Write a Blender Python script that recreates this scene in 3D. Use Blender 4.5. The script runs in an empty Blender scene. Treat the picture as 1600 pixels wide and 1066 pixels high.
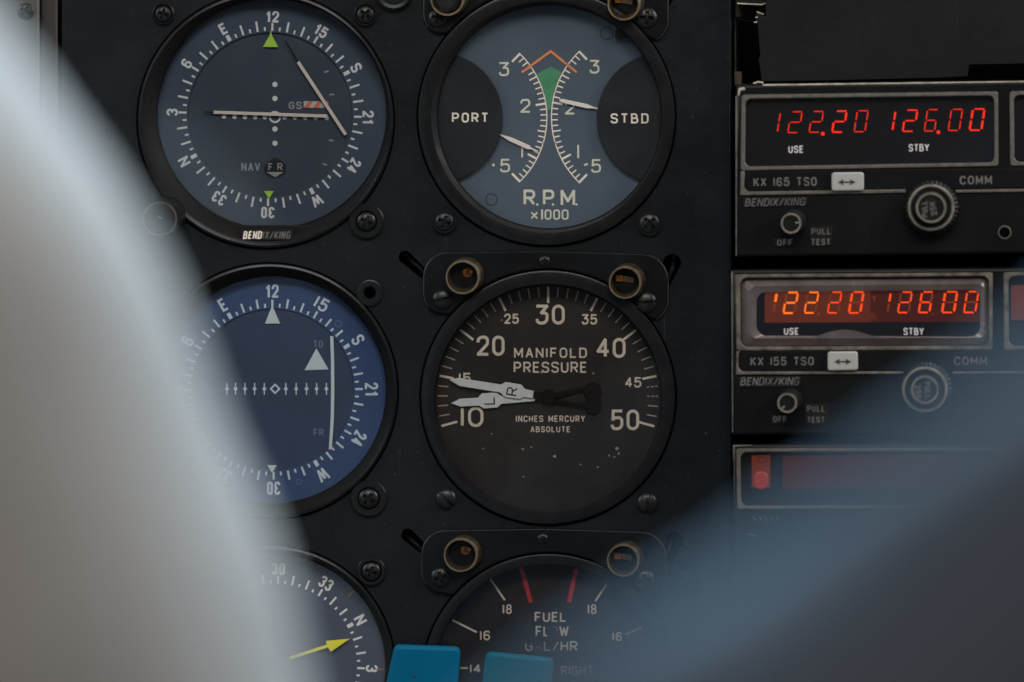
import bpy, bmesh, math, random
from mathutils import Vector, Matrix, noise
R = math.radians
random.seed(7)
scene = bpy.context.scene
COL = scene.collection

# ------------------------------------------------------------------ camera, light, exposure
S = 0.0002                     # metres on the panel face for one photo pixel (the gauges are 80 mm instruments)
D = 1.3333                     # camera to panel face
cam_d = bpy.data.cameras.new("camera"); cam = bpy.data.objects.new("camera", cam_d); COL.objects.link(cam)
cam.location = (0, -D, 0); cam.rotation_euler = (R(90), 0, 0)
cam_d.sensor_width = 36; cam_d.lens = 150; cam_d.clip_start = 0.02; cam_d.clip_end = 50
cam_d.dof.use_dof = True; cam_d.dof.focus_distance = D + 0.002; cam_d.dof.aperture_fstop = 3.0
scene.camera = cam
scene.view_settings.view_transform = 'Standard'; scene.view_settings.look = 'None'
scene.view_settings.exposure = 0.0; scene.view_settings.gamma = 1.0; scene.view_settings.use_curve_mapping = False
scene.cycles.max_bounces = 8; scene.cycles.use_denoising = True
world = bpy.data.worlds.new("World"); scene.world = world; world.use_nodes = True
wb = world.node_tree.nodes["Background"]; wb.inputs[0].default_value = (1.0, 0.92, 0.86, 1); wb.inputs[1].default_value = 0.06

def area(name, loc, aim, sx, sy, power, col):
    l = bpy.data.lights.new(name, 'AREA'); l.shape = 'RECTANGLE'; l.size = sx; l.size_y = sy
    l.energy = power; l.color = col
    o = bpy.data.objects.new(name, l); COL.objects.link(o); o.location = loc
    o.rotation_euler = (Vector(aim) - Vector(loc)).to_track_quat('-Z', 'Y').to_euler(); return o
area("windshield_light", (0.38, 0.30, 0.70), (-0.02, -0.55, -0.05), 1.3, 0.6, 43.0, (0.62, 0.85, 1.0))
area("side_window_light", (-0.95, -0.42, 0.50), (0.0, 0.0, 0.0), 0.7, 0.5, 5.5, (0.70, 0.87, 1.0))
area("side_window_light", (0.90, -0.30, 0.55), (0.05, 0.0, 0.0), 0.6, 0.45, 8.0, (0.90, 0.95, 1.0))
area("cabin_fill_light", (0.0, -1.45, 1.10), (0.0, 0.0, 0.0), 1.2, 0.5, 18.5, (1.0, 0.95, 0.89))  # added fill light, high behind the camera, to brighten the panel

# ------------------------------------------------------------------ materials
def lin(r, g, b):
    f = lambda c: (c/255/12.92) if c/255 <= .04045 else ((c/255+.055)/1.055)**2.4
    return (f(r), f(g), f(b))
def mat(name, col, rough=0.5, metal=0.0, var=0.0, vscale=60.0, bump=0.0, bscale=400.0, speck=None, speck_scale=900.0, speck_at=0.78, spec=0.5, sheen=0.0, scratch=None, sheen_tint=(1, 1, 1)):
    m = bpy.data.materials.new(name); m.use_nodes = True
    nt = m.node_tree; n = nt.nodes; p = n["Principled BSDF"]; L = nt.links.new
    p.inputs["Roughness"].default_value = rough; p.inputs["Metallic"].default_value = metal
    p.inputs["Specular IOR Level"].default_value = spec
    if sheen: p.inputs["Sheen Weight"].default_value = sheen; p.inputs["Sheen Tint"].default_value = (*sheen_tint, 1)
    tc = n.new("ShaderNodeTexCoord")
    last = None
    if var:
        t = n.new("ShaderNodeTexNoise"); t.inputs["Scale"].default_value = vscale; t.inputs["Detail"].default_value = 6; t.inputs["Roughness"].default_value = .65
        L(tc.outputs["Object"], t.inputs["Vector"])
        mr = n.new("ShaderNodeMapRange"); mr.inputs[1].default_value = .3; mr.inputs[2].default_value = .7
        mr.inputs[3].default_value = 1-var; mr.inputs[4].default_value = 1+var
        L(t.outputs["Fac"], mr.inputs[0])
        mx = n.new("ShaderNodeMix"); mx.data_type = 'RGBA'; mx.blend_type = 'MULTIPLY'; mx.inputs[0].default_value = 1
        mx.inputs[6].default_value = (*col, 1); L(mr.outputs[0], mx.inputs[7]); last = mx.outputs[2]
        rr = n.new("ShaderNodeMapRange"); rr.inputs[3].default_value = max(rough-.12, .05); rr.inputs[4].default_value = min(rough+.12, 1)
        L(t.outputs["Fac"], rr.inputs[0]); L(rr.outputs[0], p.inputs["Roughness"])
    def overlay(fac, c2):
        nonlocal last
        mx = n.new("ShaderNodeMix"); mx.data_type = 'RGBA'; L(fac, mx.inputs[0])
        if last is None: mx.inputs[6].default_value = (*col, 1)
        else: L(last, mx.inputs[6])
        mx.inputs[7].default_value = (*c2, 1); last = mx.outputs[2]
    if speck:
        t = n.new("ShaderNodeTexNoise"); t.inputs["Scale"].default_value = speck_scale; t.inputs["Detail"].default_value = 2
        L(tc.outputs["Object"], t.inputs["Vector"])
        mr = n.new("ShaderNodeMapRange"); mr.inputs[1].default_value = speck_at; mr.inputs[2].default_value = speck_at+.05
        L(t.outputs["Fac"], mr.inputs[0]); overlay(mr.outputs[0], speck)
    if scratch:
        mp = n.new("ShaderNodeMapping"); mp.inputs["Scale"].default_value = (900, 900, 30); mp.inputs["Rotation"].default_value = (0, .5, .2)
        L(tc.outputs["Object"], mp.inputs["Vector"])
        t = n.new("ShaderNodeTexNoise"); t.inputs["Scale"].default_value = 1.0; t.inputs["Detail"].default_value = 3
        L(mp.outputs[0], t.inputs["Vector"])
        mr = n.new("ShaderNodeMapRange"); mr.inputs[1].default_value = .70; mr.inputs[2].default_value = .80; mr.inputs[4].default_value = .6
        L(t.outputs["Fac"], mr.inputs[0]); overlay(mr.outputs[0], scratch)
    if last is None: p.inputs["Base Color"].default_value = (*col, 1)
    else: L(last, p.inputs["Base Color"])
    if bump:
        t = n.new("ShaderNodeTexNoise"); t.inputs["Scale"].default_value = bscale; t.inputs["Detail"].default_value = 4
        L(tc.outputs["Object"], t.inputs["Vector"])
        b = n.new("ShaderNodeBump"); b.inputs["Strength"].default_value = bump; b.inputs["Distance"].default_value = .0004
        L(t.outputs["Fac"], b.inputs["Height"]); L(b.outputs[0], p.inputs["Normal"])
    return m
def glow(name, col, strength):
    m = bpy.data.materials.new(name); m.use_nodes = True
    p = m.node_tree.nodes["Principled BSDF"]; p.inputs["Base Color"].default_value = (.02, .004, .003, 1)
    p.inputs["Emission Color"].default_value = (*col, 1); p.inputs["Emission Strength"].default_value = strength
    p.inputs["Roughness"].default_value = .3
    return m
def glass(name, tint=(1, 1, 1), rough=0.02, ior=1.45, dirt=0.0):
    m = bpy.data.materials.new(name); m.use_nodes = True; nt = m.node_tree; n = nt.nodes; L = nt.links.new
    n.remove(n["Principled BSDF"]); out = n["Material Output"]
    tr = n.new("ShaderNodeBsdfTransparent"); tr.inputs[0].default_value = (*tint, 1)
    gl = n.new("ShaderNodeBsdfGlossy"); gl.inputs["Roughness"].default_value = rough
    fr = n.new("ShaderNodeFresnel"); fr.inputs[0].default_value = ior
    mx = n.new("ShaderNodeMixShader"); L(fr.outputs[0], mx.inputs[0]); L(tr.outputs[0], mx.inputs[1]); L(gl.outputs[0], mx.inputs[2])
    if dirt:
        tc = n.new("ShaderNodeTexCoord"); df = n.new("ShaderNodeBsdfDiffuse"); df.inputs[0].default_value = (.35, .32, .28, 1)
        t = n.new("ShaderNodeTexNoise"); t.inputs["Scale"].default_value = 45; t.inputs["Detail"].default_value = 8; t.inputs["Roughness"].default_value = .7
        L(tc.outputs["Object"], t.inputs["Vector"])
        mr = n.new("ShaderNodeMapRange"); mr.inputs[1].default_value = .45; mr.inputs[2].default_value = .8; mr.inputs[4].default_value = dirt
        L(t.outputs["Fac"], mr.inputs[0])
        m2 = n.new("ShaderNodeMixShader"); L(mr.outputs[0], m2.inputs[0]); L(mx.outputs[0], m2.inputs[1]); L(df.outputs[0], m2.inputs[2]); L(m2.outputs[0], out.inputs[0])
    else: L(mx.outputs[0], out.inputs[0])
    return m
M = dict(
    panel=mat("black_panel_paint", (.0085, .0096, .0110), .30, var=.22, vscale=35, bump=.42, bscale=260, speck=(.05, .045, .04), speck_scale=700, speck_at=.705, spec=.16, scratch=(.038, .037, .036)),
    side=mat("grey_panel_paint", (.055, .052, .047), .55, var=.1),
    brown=mat("brown_trim", (.030, .022, .018), .6, var=.2),
    bezel=mat("black_bezel_paint", (.0085, .0085, .0090), .27, var=.2, vscale=90, bump=.08, bscale=600, spec=.2),
    well=mat("matt_black_well", (.0045, .0038, .0034), .6, var=.2, spec=.15),
    bracket=mat("bracket_black_paint", (.0052, .0055, .0060), .30, var=.25, spec=.16, vscale=70, bump=.12, bscale=500, speck=(.09, .08, .065), speck_scale=900, speck_at=.75),
    edgeworn=mat("worn_metal_edge", (.13, .115, .098), .42, .3, var=.5, vscale=300),
    screw=mat("blackened_screw", (.013, .0122, .0115), .33, .25, spec=.35, var=.4, vscale=300, speck=(.10, .085, .065), speck_scale=1500, speck_at=.68),
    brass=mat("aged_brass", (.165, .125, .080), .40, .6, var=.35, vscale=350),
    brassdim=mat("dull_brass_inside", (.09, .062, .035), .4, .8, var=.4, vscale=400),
    amber=mat("amber_bulb", (.20, .070, .012), .15, .0, var=.5, vscale=350),
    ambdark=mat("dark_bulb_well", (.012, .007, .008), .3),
    wire=mat("black_wire", (.006, .006, .006), .4, spec=.06),
    hole=mat("hole_shade_black", (.002, .002, .002), .8, spec=.02),
    nav=mat("slate_dial_reflection_paint", (.044, .064, .098), .6, spec=.2, var=.10, vscale=40, speck=(.10, .09, .08), speck_scale=700, speck_at=.79),  # blue of the glass reflection put into both slate dial colours
    navin=mat("slate_inner_dial_reflection_paint", (.035, .050, .076), .6, spec=.2, var=.10, vscale=40),
    blue=mat("blue_dial_glass_tone", (.019, .046, .135), .6, var=.12, vscale=40),  # blue cast of the cover glass put into both dial colours
    bluein=mat("dark_blue_dial_glass_tone", (.014, .027, .074), .6, var=.25, vscale=28),
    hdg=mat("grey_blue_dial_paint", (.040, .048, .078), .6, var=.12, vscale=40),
    rpm=mat("grey_blue_rpm_reflection_paint", (.060, .080, .104), .6, spec=.2, var=.07, vscale=40, speck=(.06, .085, .11), speck_scale=500, speck_at=.78),  # grey-blue dial, with bluish glass reflection mixed into its colour
    cover=mat("black_dial_cover", (.0062, .0082, .0112), .5, var=.15, spec=.2),
    mani=mat("black_dial_paint", (.0190, .0152, .0138), .5, spec=.25, var=.14, vscale=35),
    fuel=mat("brown_black_dial_paint", (.021, .0130, .0108), .5, spec=.2, var=.25, vscale=30),
    white=mat("white_marking", (.68, .66, .63), .6, var=.06, vscale=500),
    cool=mat("cool_white_marking", (.64, .66, .69), .6, var=.08, vscale=500),
    cream=mat("cream_marking", (.72, .63, .52), .6, var=.10, vscale=500),
    tan=mat("tan_marking", (.42, .32, .26), .6, var=.12, vscale=500),
    olive=mat("aged_luminous_marking", (.56, .53, .42), .6, var=.08, vscale=500),
    dim=mat("dim_grey_marking", (.26, .27, .29), .6),
    dimblue=mat("dim_blue_marking", (.13, .18, .27), .6),
    green=mat("green_marking", (.36, .62, .035), .5),
    dgreen=mat("green_arc_paint", (.035, .200, .085), .55, var=.25, vscale=220),
    orange=mat("orange_arc_paint", (.62, .185, .045), .55, var=.25, vscale=260),
    dorange=mat("faded_orange_marking", (.26, .13, .05), .55),
    red=mat("red_limit_paint", (.46, .012, .022), .5, var=.1),
    flagred=mat("red_flag_paint", (.62, .13, .06), .55),
    flagwhite=mat("white_flag_paint", (.42, .43, .44), .55),
    yellow=mat("yellow_bug_paint", (.72, .62, .02), .5),
    needle=mat("ivory_needle_paint", (.62, .56, .50), .5, var=.05, vscale=300),
    wneedle=mat("white_needle_paint", (.66, .69, .67), .5, var=.06, vscale=300),
    bneedle=mat("black_needle_paint", (.0090, .0080, .0075), .6, spec=.08),
    ink=mat("black_ink", (.012, .012, .012), .6),
    face=mat("radio_face_paint", (.0062, .0063, .0066), .33, var=.2, vscale=40, bump=.10, bscale=700, spec=.13, scratch=(.035, .035, .035)),
    faceworn=mat("radio_label_plate", (.0085, .0082, .0080), .5, var=.3, vscale=150, spec=.12),
    trim=mat("bronze_grey_trim", (.092, .079, .064), .5, .1, var=.35, vscale=420, bump=.3, bscale=1500),
    trimlow=mat("worn_trim", (.100, .082, .064), .5, .1, var=.7, vscale=260, bump=.3, bscale=1500),
    dispback=mat("dark_display_back", (.006, .0055, .0065), .25),
    print=mat("grey_print", (.118, .106, .092), .6, var=.3, vscale=300),
    wornshadeprint=mat("worn_shaded_grey_print", (.084, .075, .066), .6, var=.5, vscale=260),
    button=mat("ivory_button", (.36, .34, .315), .4, var=.06, vscale=250),
    knob=mat("black_knob_rubber", (.0085, .0080, .0076), .40, spec=.15, var=.3, vscale=300),
    ring=mat("knob_ring_metal", (.36, .31, .25), .32, .6, var=.35, vscale=300),
    milky=mat("milky_lens_edge", (.100, .078, .074), .25, var=.35, vscale=70, spec=.6),
    led=glow("red_led", (1.0, .022, .004), 1.25), ledthin=glow("red_led_thin", (1.0, .022, .004), .95),
    neon=glow("orange_neon", (1.0, .155, .006), 1.35), neonred=glow("red_neon", (1.0, .070, .004), 1.15),
    neonbg=glow("neon_background", (1.0, .17, .045), .085), neonbg2=glow("neon_background_dark", (1.0, .10, .030), .036),
    ghost=glow("unlit_segment", (1.0, .19, .02), .17), halo=glow("neon_lamp_dim", (1.0, .10, .03), .14),
    redwin=glow("red_window_glow", (1.0, .11, .07), .022), redlamp=glow("red_lamp", (1.0, .09, .045), .20),
    bluelever=mat("blue_lever_plastic", (.0, .096, .185), .5, spec=.08, var=.05, vscale=60, bump=.08, bscale=900),
    teallever=mat("teal_lever_plastic", (.0, .084, .128), .5, spec=.08, var=.05, vscale=60, bump=.08, bscale=900),
    stem=mat("lever_steel", (.30, .30, .30), .35, .9),
    rail=mat("olive_rack_rail", (.050, .042, .024), .5, .3, var=.3, vscale=120),
    cell=mat("rack_shade", (.003, .003, .003), .8, spec=.03),
    plate=mat("blanking_plate_paint", (.0062, .0060, .0058), .4, spec=.2, var=.12, vscale=30, bump=.15, bscale=300, scratch=(.03, .028, .024)),
    lip=mat("lit_bare_metal_lip", (.50, .43, .33), .35, .3, var=.5, vscale=180),
    shirt=mat("white_shirt_cotton", (.245, .232, .222), .85, var=.05, vscale=30, bump=.2, bscale=900, spec=.2),
    navy=mat("dark_blue_shirt_cotton", (.040, .044, .054), .9, var=.10, vscale=30, bump=.2, bscale=900, spec=.08, sheen=.22, sheen_tint=(.35, .68, 1)),
    skin=mat("skin", (.42, .24, .17), .5, var=.08), hair=mat("dark_hair", (.025, .018, .013), .5, var=.3, vscale=200),
    glass=glass("gauge_glass", dirt=.032), glassb=glass("blue_coated_glass", tint=(.90, .96, 1.0), ior=1.32, dirt=.014),
    window=glass("display_window_glass", tint=(.97, .95, .96), rough=.04),
)

# ------------------------------------------------------------------ geometry helpers
def W(x, y, h=0.0):            # a point seen at photo pixel (x, y), h metres in front of the panel face, as a place in the cockpit
    k = (D - h)/D*S
    return Vector(((x-800)*k, -h, (533-y)*k))
def circ(cx, cy, r, n=64, a0=0.0, a1=360.0):
    full = abs(a1-a0) >= 360
    m = n if full else n+1
    return [(cx + r*math.cos(R(a0+(a1-a0)*i/n)), cy + r*math.sin(R(a0+(a1-a0)*i/n))) for i in range(m)]
def fillet(pts, r, closed=True, n=6):   # points may carry a factor on r as third value
    out = []; N = len(pts)
    for i, p in enumerate(pts):
        k = p[2] if len(p) > 2 else 1.0
        P = Vector(p[:2])
        if (not closed and i in (0, N-1)) or k*r <= 1e-6: out.append(tuple(P)); continue
        A = Vector(pts[i-1][:2]) - P; B = Vector(pts[(i+1) % N][:2]) - P
        la, lb = A.length, B.length
        if la < 1e-6 or lb < 1e-6: continue
        ang = A.angle(B); turn = math.pi-ang
        if turn < .02: out.append(tuple(P)); continue
        fa = 1.0 if (not closed and i-1 == 0) else .5
        fb = 1.0 if (not closed and i+1 == N-1) else .5
        t = min(r*k*math.tan(turn/2), la*fa*.999, lb*fb*.999); rr = t/math.tan(turn/2)
        a = P + A.normalized()*t; b = P + B.normalized()*t
        c = P + (A.normalized()+B.normalized()).normalized()*math.hypot(rr, t)
        a0 = math.atan2(a.y-c.y, a.x-c.x); a1 = math.atan2(b.y-c.y, b.x-c.x); d = a1-a0
        while d > math.pi: d -= 2*math.pi
        while d < -math.pi: d += 2*math.pi
        for j in range(n+1): out.append((c.x+rr*math.cos(a0+d*j/n), c.y+rr*math.sin(a0+d*j/n)))
    return out
def inset(poly, d):
    N = len(poly); out = []
    area2 = sum(poly[i][0]*poly[(i+1) % N][1]-poly[(i+1) % N][0]*poly[i][1] for i in range(N)); s = 1 if area2 > 0 else -1
    for i in range(N):
        p = Vector(poly[i]); a = p-Vector(poly[i-1]); b = Vector(poly[(i+1) % N])-p
        if a.length < 1e-9: a = b
        if b.length < 1e-9: b = a
        na = Vector((-a.y, a.x)).normalized()*s; nb = Vector((-b.y, b.x)).normalized()*s
        m = na+nb
        if m.length < 1e-6: m = na
        m = m.normalized(); out.append(tuple(p+m*(d/max(m.dot(na), .35))))
    return out
class MB:
    def __init__(s): s.bm = bmesh.new(); s.mats = []; s.k = 0
    def mi(s, m):
        if m not in s.mats: s.mats.append(m)
        return s.mats.index(m)
    def face(s, vs, m, smooth=False):
        try: f = s.bm.faces.new(vs)
        except ValueError: return
        f.material_index = s.mi(m); f.smooth = smooth
    def poly(s, pts, h, m):
        s.face([s.bm.verts.new(W(x, y, h)) for x, y in pts], m)
    def lay(s, h):                 # ink thickness: neighbouring strokes never share a plane
        s.k += 1; return h + 1e-6*(6*(s.k % 9))
    def ribbon(s, pts, w, h, m, closed=False, ext=0.0):
        pts = [Vector(p[:2]) for p in pts]
        q = [pts[0]]
        for p in pts[1:]:
            if (p-q[-1]).length > 1e-4: q.append(p)
        if closed and (q[0]-q[-1]).length < 1e-4: q.pop()
        if len(q) < 2: return
        if not closed:              # split at hairpin turns
            for i in range(1, len(q)-1):
                a = q[i]-q[i-1]; b = q[i+1]-q[i]
                if a.angle(b) > R(105):
                    s.ribbon(q[:i+1], w, h, m, ext=ext or w*.28); s.ribbon(q[i:], w, h, m, ext=ext or w*.28); return
            if ext:
                q[0] = q[0]-(q[1]-q[0]).normalized()*ext; q[-1] = q[-1]+(q[-1]-q[-2]).normalized()*ext
        h = s.lay(h); L_, R_ = [], []; N = len(q)
        for i in range(N):
            a = q[i]-q[i-1] if (i > 0 or closed) else q[1]-q[0]
            b = q[(i+1) % N]-q[i] if (i < N-1 or closed) else a
            na = Vector((-a.y, a.x)).normalized(); nb = Vector((-b.y, b.x)).normalized()
            mm = (na+nb)
            mm = mm.normalized() if mm.length > 1e-6 else na
            d = w/2/max(mm.dot(na), .5)
            L_.append(s.bm.verts.new(W(*(q[i]+mm*d), h))); R_.append(s.bm.verts.new(W(*(q[i]-mm*d), h)))
        for i in range(N if closed else N-1):
            j = (i+1) % N; s.face([L_[i], L_[j], R_[j], R_[i]], m)
    def seg(s, x0, y0, x1, y1, w, h, m): s.ribbon([(x0, y0), (x1, y1)], w, h, m)
    def disc(s, cx, cy, r, h, m, n=24): s.poly(circ(cx, cy, r, n), s.lay(h), m)
    def loft(s, rings, mats, n=96, smooth=True, cap=None, cap0=None):   # rings (cx, cy, r, h)
        vs = [[s.bm.verts.new(W(x, y, h)) for x, y in circ(cx, cy, r, n)] for cx, cy, r, h in rings]
        for k in range(len(vs)-1):
            m = mats[k] if isinstance(mats, (list, tuple)) else mats
            for i in range(n):
                j = (i+1) % n; s.face([vs[k][i], vs[k][j], vs[k+1][j], vs[k+1][i]], m, smooth)
        if cap: s.face(vs[-1], cap)
        if cap0: s.face(vs[0], cap0)
    def slab(s, outline, h0, h1, bev, m, medge=None, inner=None):   # bevelled plate, bev in px
        r = [(outline, h0), (outline, h1-bev*S*.8), (inset(outline, bev*.35), h1-bev*S*.25), (inset(outline, bev), h1)]
        vs = [[s.bm.verts.new(W(x, y, h)) for x, y in o] for o, h in r]; n = len(outline)
        for k in range(3):
            for i in range(n):
                j = (i+1) % n; s.face([vs[k][i], vs[k][j], vs[k+1][j], vs[k+1][i]], medge if (medge and k) else m, k > 0)
        s.face(vs[-1], m)
    def frame(s, outer, inner, h0, h1, bev, m, hin=None):   # band between two outlines of equal point count, with walls
        o2 = inset(outer, bev); i2 = inset(inner, -bev); hin = h0 if hin is None else hin
        r = [(outer, h0), (outer, h1-bev*S), (o2, h1), (i2, h1), (inner, h1-bev*S), (inner, hin)]
        vs = [[s.bm.verts.new(W(x, y, h)) for x, y in o] for o, h in r]; n = len(outer)
        for k in range(5):
            for i in range(n):
                j = (i+1) % n; s.face([vs[k][i], vs[k][j], vs[k+1][j], vs[k+1][i]], m)
    def holed(s, outer, holes, h, m):     # flat sheet with openings
        edges = []
        for lp in [outer]+holes:
            vs = [s.bm.verts.new(W(x, y, h)) for x, y in lp]
            edges += [s.bm.edges.new((vs[i], vs[(i+1) % len(vs)])) for i in range(len(vs))]
        g = bmesh.ops.triangle_fill(s.bm, use_beauty=True, use_dissolve=False, edges=edges)
        for f in g['geom']:
            if isinstance(f, bmesh.types.BMFace): f.material_index = s.mi(m)
    def build(s, name, parent=None, loc=None, recalc=True):
        me = bpy.data.meshes.new(name)
        if recalc: bmesh.ops.recalc_face_normals(s.bm, faces=s.bm.faces)
        base = Vector(loc) if loc is not None else (parent_loc(parent) if parent else Vector((0, 0, 0)))
        if loc is None and parent is None: base = centre(s.bm)
        for v in s.bm.verts: v.co -= base
        s.bm.to_mesh(me); s.bm.free()
        for m in s.mats: me.materials.append(M[m])
        flat = [not p.use_smooth for p in me.polygons]
        me.set_sharp_from_angle(angle=R(38))
        for p, fl in zip(me.polygons, flat): p.use_smooth = not fl
        o = bpy.data.objects.new(name, me); COL.objects.link(o)
        if parent:
            o.parent = parent; o.location = base-parent_loc(parent)
        else: o.location = base
        return o
def centre(bm):
    xs = [v.co for v in bm.verts]; return sum(xs, Vector())/max(len(xs), 1)
LOC = {}
def parent_loc(p):
    v = Vector()
    while p: v += p.location; p = p.parent
    return v
def thing(name, label, cat, loc, group=None):
    o = bpy.data.objects.new(name, None); COL.objects.link(o); o.location = loc; o.empty_display_size = .01
    tag(o, label, cat, group); return o
def tag(o, label, cat, group=None):
    o['label'] = label; o['category'] = cat
    if group: o['group'] = group

# ------------------------------------------------------------------ stroke lettering
G = {
 '0': [[(0,0,1),(1,0,1),(1,1,1),(0,1,1),'c']], 'O': [[(0,0,1),(1,0,1),(1,1,1),(0,1,1),'c']],
 '1': [[(.5,0),(.5,1)]], 'f': [[(0,.76,0),(.55,.82,.6),(1,1,0),(1,0,0)]],
 '2': [[(0,.74),(0,1,1),(1,1,1),(1,.60,.8),(0,0,0),(1,0)]],
 '3': [[(0,1),(1,1,0),(.42,.60,0),(1,.60,1),(1,0,1),(0,0,1),(0,.2)]],
 'h': [[(0,.78),(0,1,1),(1,1,1),(1,.53,.9),(.4,.53)],[(.4,.525),(1,.525,.9),(1,0,1),(0,0,1),(0,.22)]],
 '4': [[(.74,0),(.74,1)],[(.74,1),(0,.30,0),(1,.30)]],
 '5': [[(.95,1),(.1,1,0),(.06,.52,0),(.3,.62,.7),(1,.62,1),(1,0,1),(0,0,1),(0,.18)]],
 '6': [[(0,0,1),(1,0,1),(1,.58,1),(0,.58,1),'c'],[(0,.3),(0,1,1),(1,1,1),(1,.80)]],
 '8': [[(.06,.53,1),(.94,.53,1),(.94,1,1),(.06,1,1),'c'],[(0,0,1),(1,0,1),(1,.53,1),(0,.53,1),'c']],
 'A': [[(0,0),(.5,1,0),(1,0)],[(.2,.32),(.8,.32)]],
 'B': [[(0,.5),(0,1,0),(.86,1,.85),(.86,.53,.85),(.1,.53)],[(0,.5),(0,0,0),(1,0,.85),(1,.53,.85),(.5,.53)]],
 'C': [[(1,.74),(1,1,1),(0,1,1),(0,0,1),(1,0,1),(1,.26)]],
 'D': [[(0,0,0),(0,1,0),(1,1,1),(1,0,1),'c']],
 'E': [[(1,1),(0,1,0),(0,0,0),(1,0)],[(0,.52),(.86,.52)]], 'F': [[(1,1),(0,1,0),(0,0)],[(0,.50),(.86,.50)]],
 'G': [[(1,.76),(1,1,1),(0,1,1),(0,0,1),(1,0,1),(1,.48,0),(.55,.48)]],
 'H': [[(0,0),(0,1)],[(1,0),(1,1)],[(0,.5),(1,.5)]], 'I': [[(.5,0),(.5,1)]],
 'K': [[(0,0),(0,1)],[(1,1),(0,.36)],[(.32,.58),(1,0)]], 'L': [[(0,1),(0,0,0),(1,0)]],
 'M': [[(0,0),(0,1,0),(.5,.22,0),(1,1,0),(1,0)]], 'N': [[(0,0),(0,1,0),(1,0,0),(1,1)]],
 'P': [[(0,0),(0,1,0),(1,1,1),(1,.45,1),(.1,.45)]], 'R': [[(0,0),(0,1,0),(1,1,1),(1,.47,1),(.1,.47)],[(.48,.47),(1,0)]],
 'S': [[(1,.78),(1,1,1),(0,1,1),(0,.56,1),(1,.46,1),(1,0,1),(0,0,1),(0,.22)]],
 'T': [[(0,1),(1,1)],[(.5,1),(.5,0)]], 'U': [[(0,1),(0,0,1),(1,0,1),(1,1)]], 'V': [[(0,1),(.5,0,0),(1,1)]],
 'W': [[(0,1),(.25,0,0),(.5,.85,0),(.75,0,0),(1,1)]], 'X': [[(0,0),(1,1)],[(0,1),(1,0)]], 'x': [[(0,0),(1,.72)],[(0,.72),(1,0)]],
 'Y': [[(0,1),(.5,.45,0),(1,1)],[(.5,.45),(.5,0)]], '/': [[(0,0),(1,1)]], ' ': [],
}
WID = {'1': 0, 'I': 0, 'M': 1.2, 'W': 1.45, '.': .05, ' ': .55, '/': .8, 'L': .85, 'E': .86, 'F': .86, 'f': .38}
def text(mb, s, x0, y0, x1, y1, sw, h, m, rot=0.0, gap=.38, slant=0.0, rnd=1.0, ms=None):
    """strokes of the string s filling the (unrotated) box, turned rot degrees clockwise about its centre"""
    wid = [WID.get(c, 1) for c in s]; n = len(s); tot = x1-x0; H = y1-y0-sw
    tot -= abs(slant)*H
    cw = (tot-sw-(n-1)*sw)/max(sum(wid)+(n-1)*gap, .01)
    if sum(wid) < .01: cw = 0
    x = x0+sw/2; cx, cy = (x0+x1)/2, (y0+y1)/2; c_, s_ = math.cos(R(rot)), math.sin(R(rot))
    if n == 1 and wid[0] == 0: x = cx
    for i, c in enumerate(s):
        mm = ms[i] if ms else m
        w = cw*wid[i]
        def tr(u, v):
            X = x+u*w + slant*v*H; Y = y1-sw/2-v*H
            return (cx+(X-cx)*c_-(Y-cy)*s_, cy+(X-cx)*s_+(Y-cy)*c_)
        if c == '.':
            mb.disc(*tr(.5, .02), sw*.62, h, mm, 12)
        else:
            for st in G[c]:
                closed = st[-1] == 'c'; pts = [p for p in st if p != 'c']
                q = [(p[0]*w, p[1]*H, p[2] if len(p) > 2 else 0) for p in pts]
                f = fillet(q, min(w, H)/2*rnd, closed, 7)
                mb.ribbon([tr(a/w if w else .5, b/H) for a, b in f], sw, h, mm, closed)
        x += w+gap*cw+sw
def polar(cx, cy, r, a):       # a degrees clockwise from 12 o'clock
    return (cx+r*math.sin(R(a)), cy-r*math.cos(R(a)))

# ------------------------------------------------------------------ screws
def head_mesh(name, kind, m):
    bm = bmesh.new(); nr, ns = 16, 56; Rm = 1.0; rows = []
    for i in range(nr+1):
        r = Rm*i/nr; row = []
        for j in range(ns if i else 1):
            a = 2*math.pi*j/ns; x, z = r*math.cos(a), r*math.sin(a)
            h = .50*math.sqrt(max(0, 1-(r*.92)**2))
            if kind == 'slot':
                if abs(z) < .13: h -= .30
            elif (abs(z) < .14 and abs(x) < .62) or (abs(x) < .14 and abs(z) < .62): h -= .42
            row.append(bm.verts.new((x, -h, z)))
        rows.append(row)
    for j in range(ns): bm.faces.new((rows[0][0], rows[1][j], rows[1][(j+1) % ns]))
    for i in range(1, nr):
        for j in range(ns): bm.faces.new((rows[i][j], rows[i+1][j], rows[i+1][(j+1) % ns], rows[i][(j+1) % ns]))
    base = [bm.verts.new((v.co.x, .25, v.co.z)) for v in rows[-1]]
    for j in range(ns): bm.faces.new((rows[-1][j], base[j], base[(j+1) % ns], rows[-1][(j+1) % ns]))
    bmesh.ops.recalc_face_normals(bm, faces=bm.faces)
    me = bpy.data.meshes.new(name); bm.to_mesh(me); bm.free(); me.materials.append(M[m])
    for p in me.polygons: p.use_smooth = True
    me.set_sharp_from_angle(angle=R(32)); return me
CROSS = head_mesh("cross_screw", 'cross', 'screw'); SLOT = head_mesh("slot_screw", 'slot', 'screw')
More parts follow.
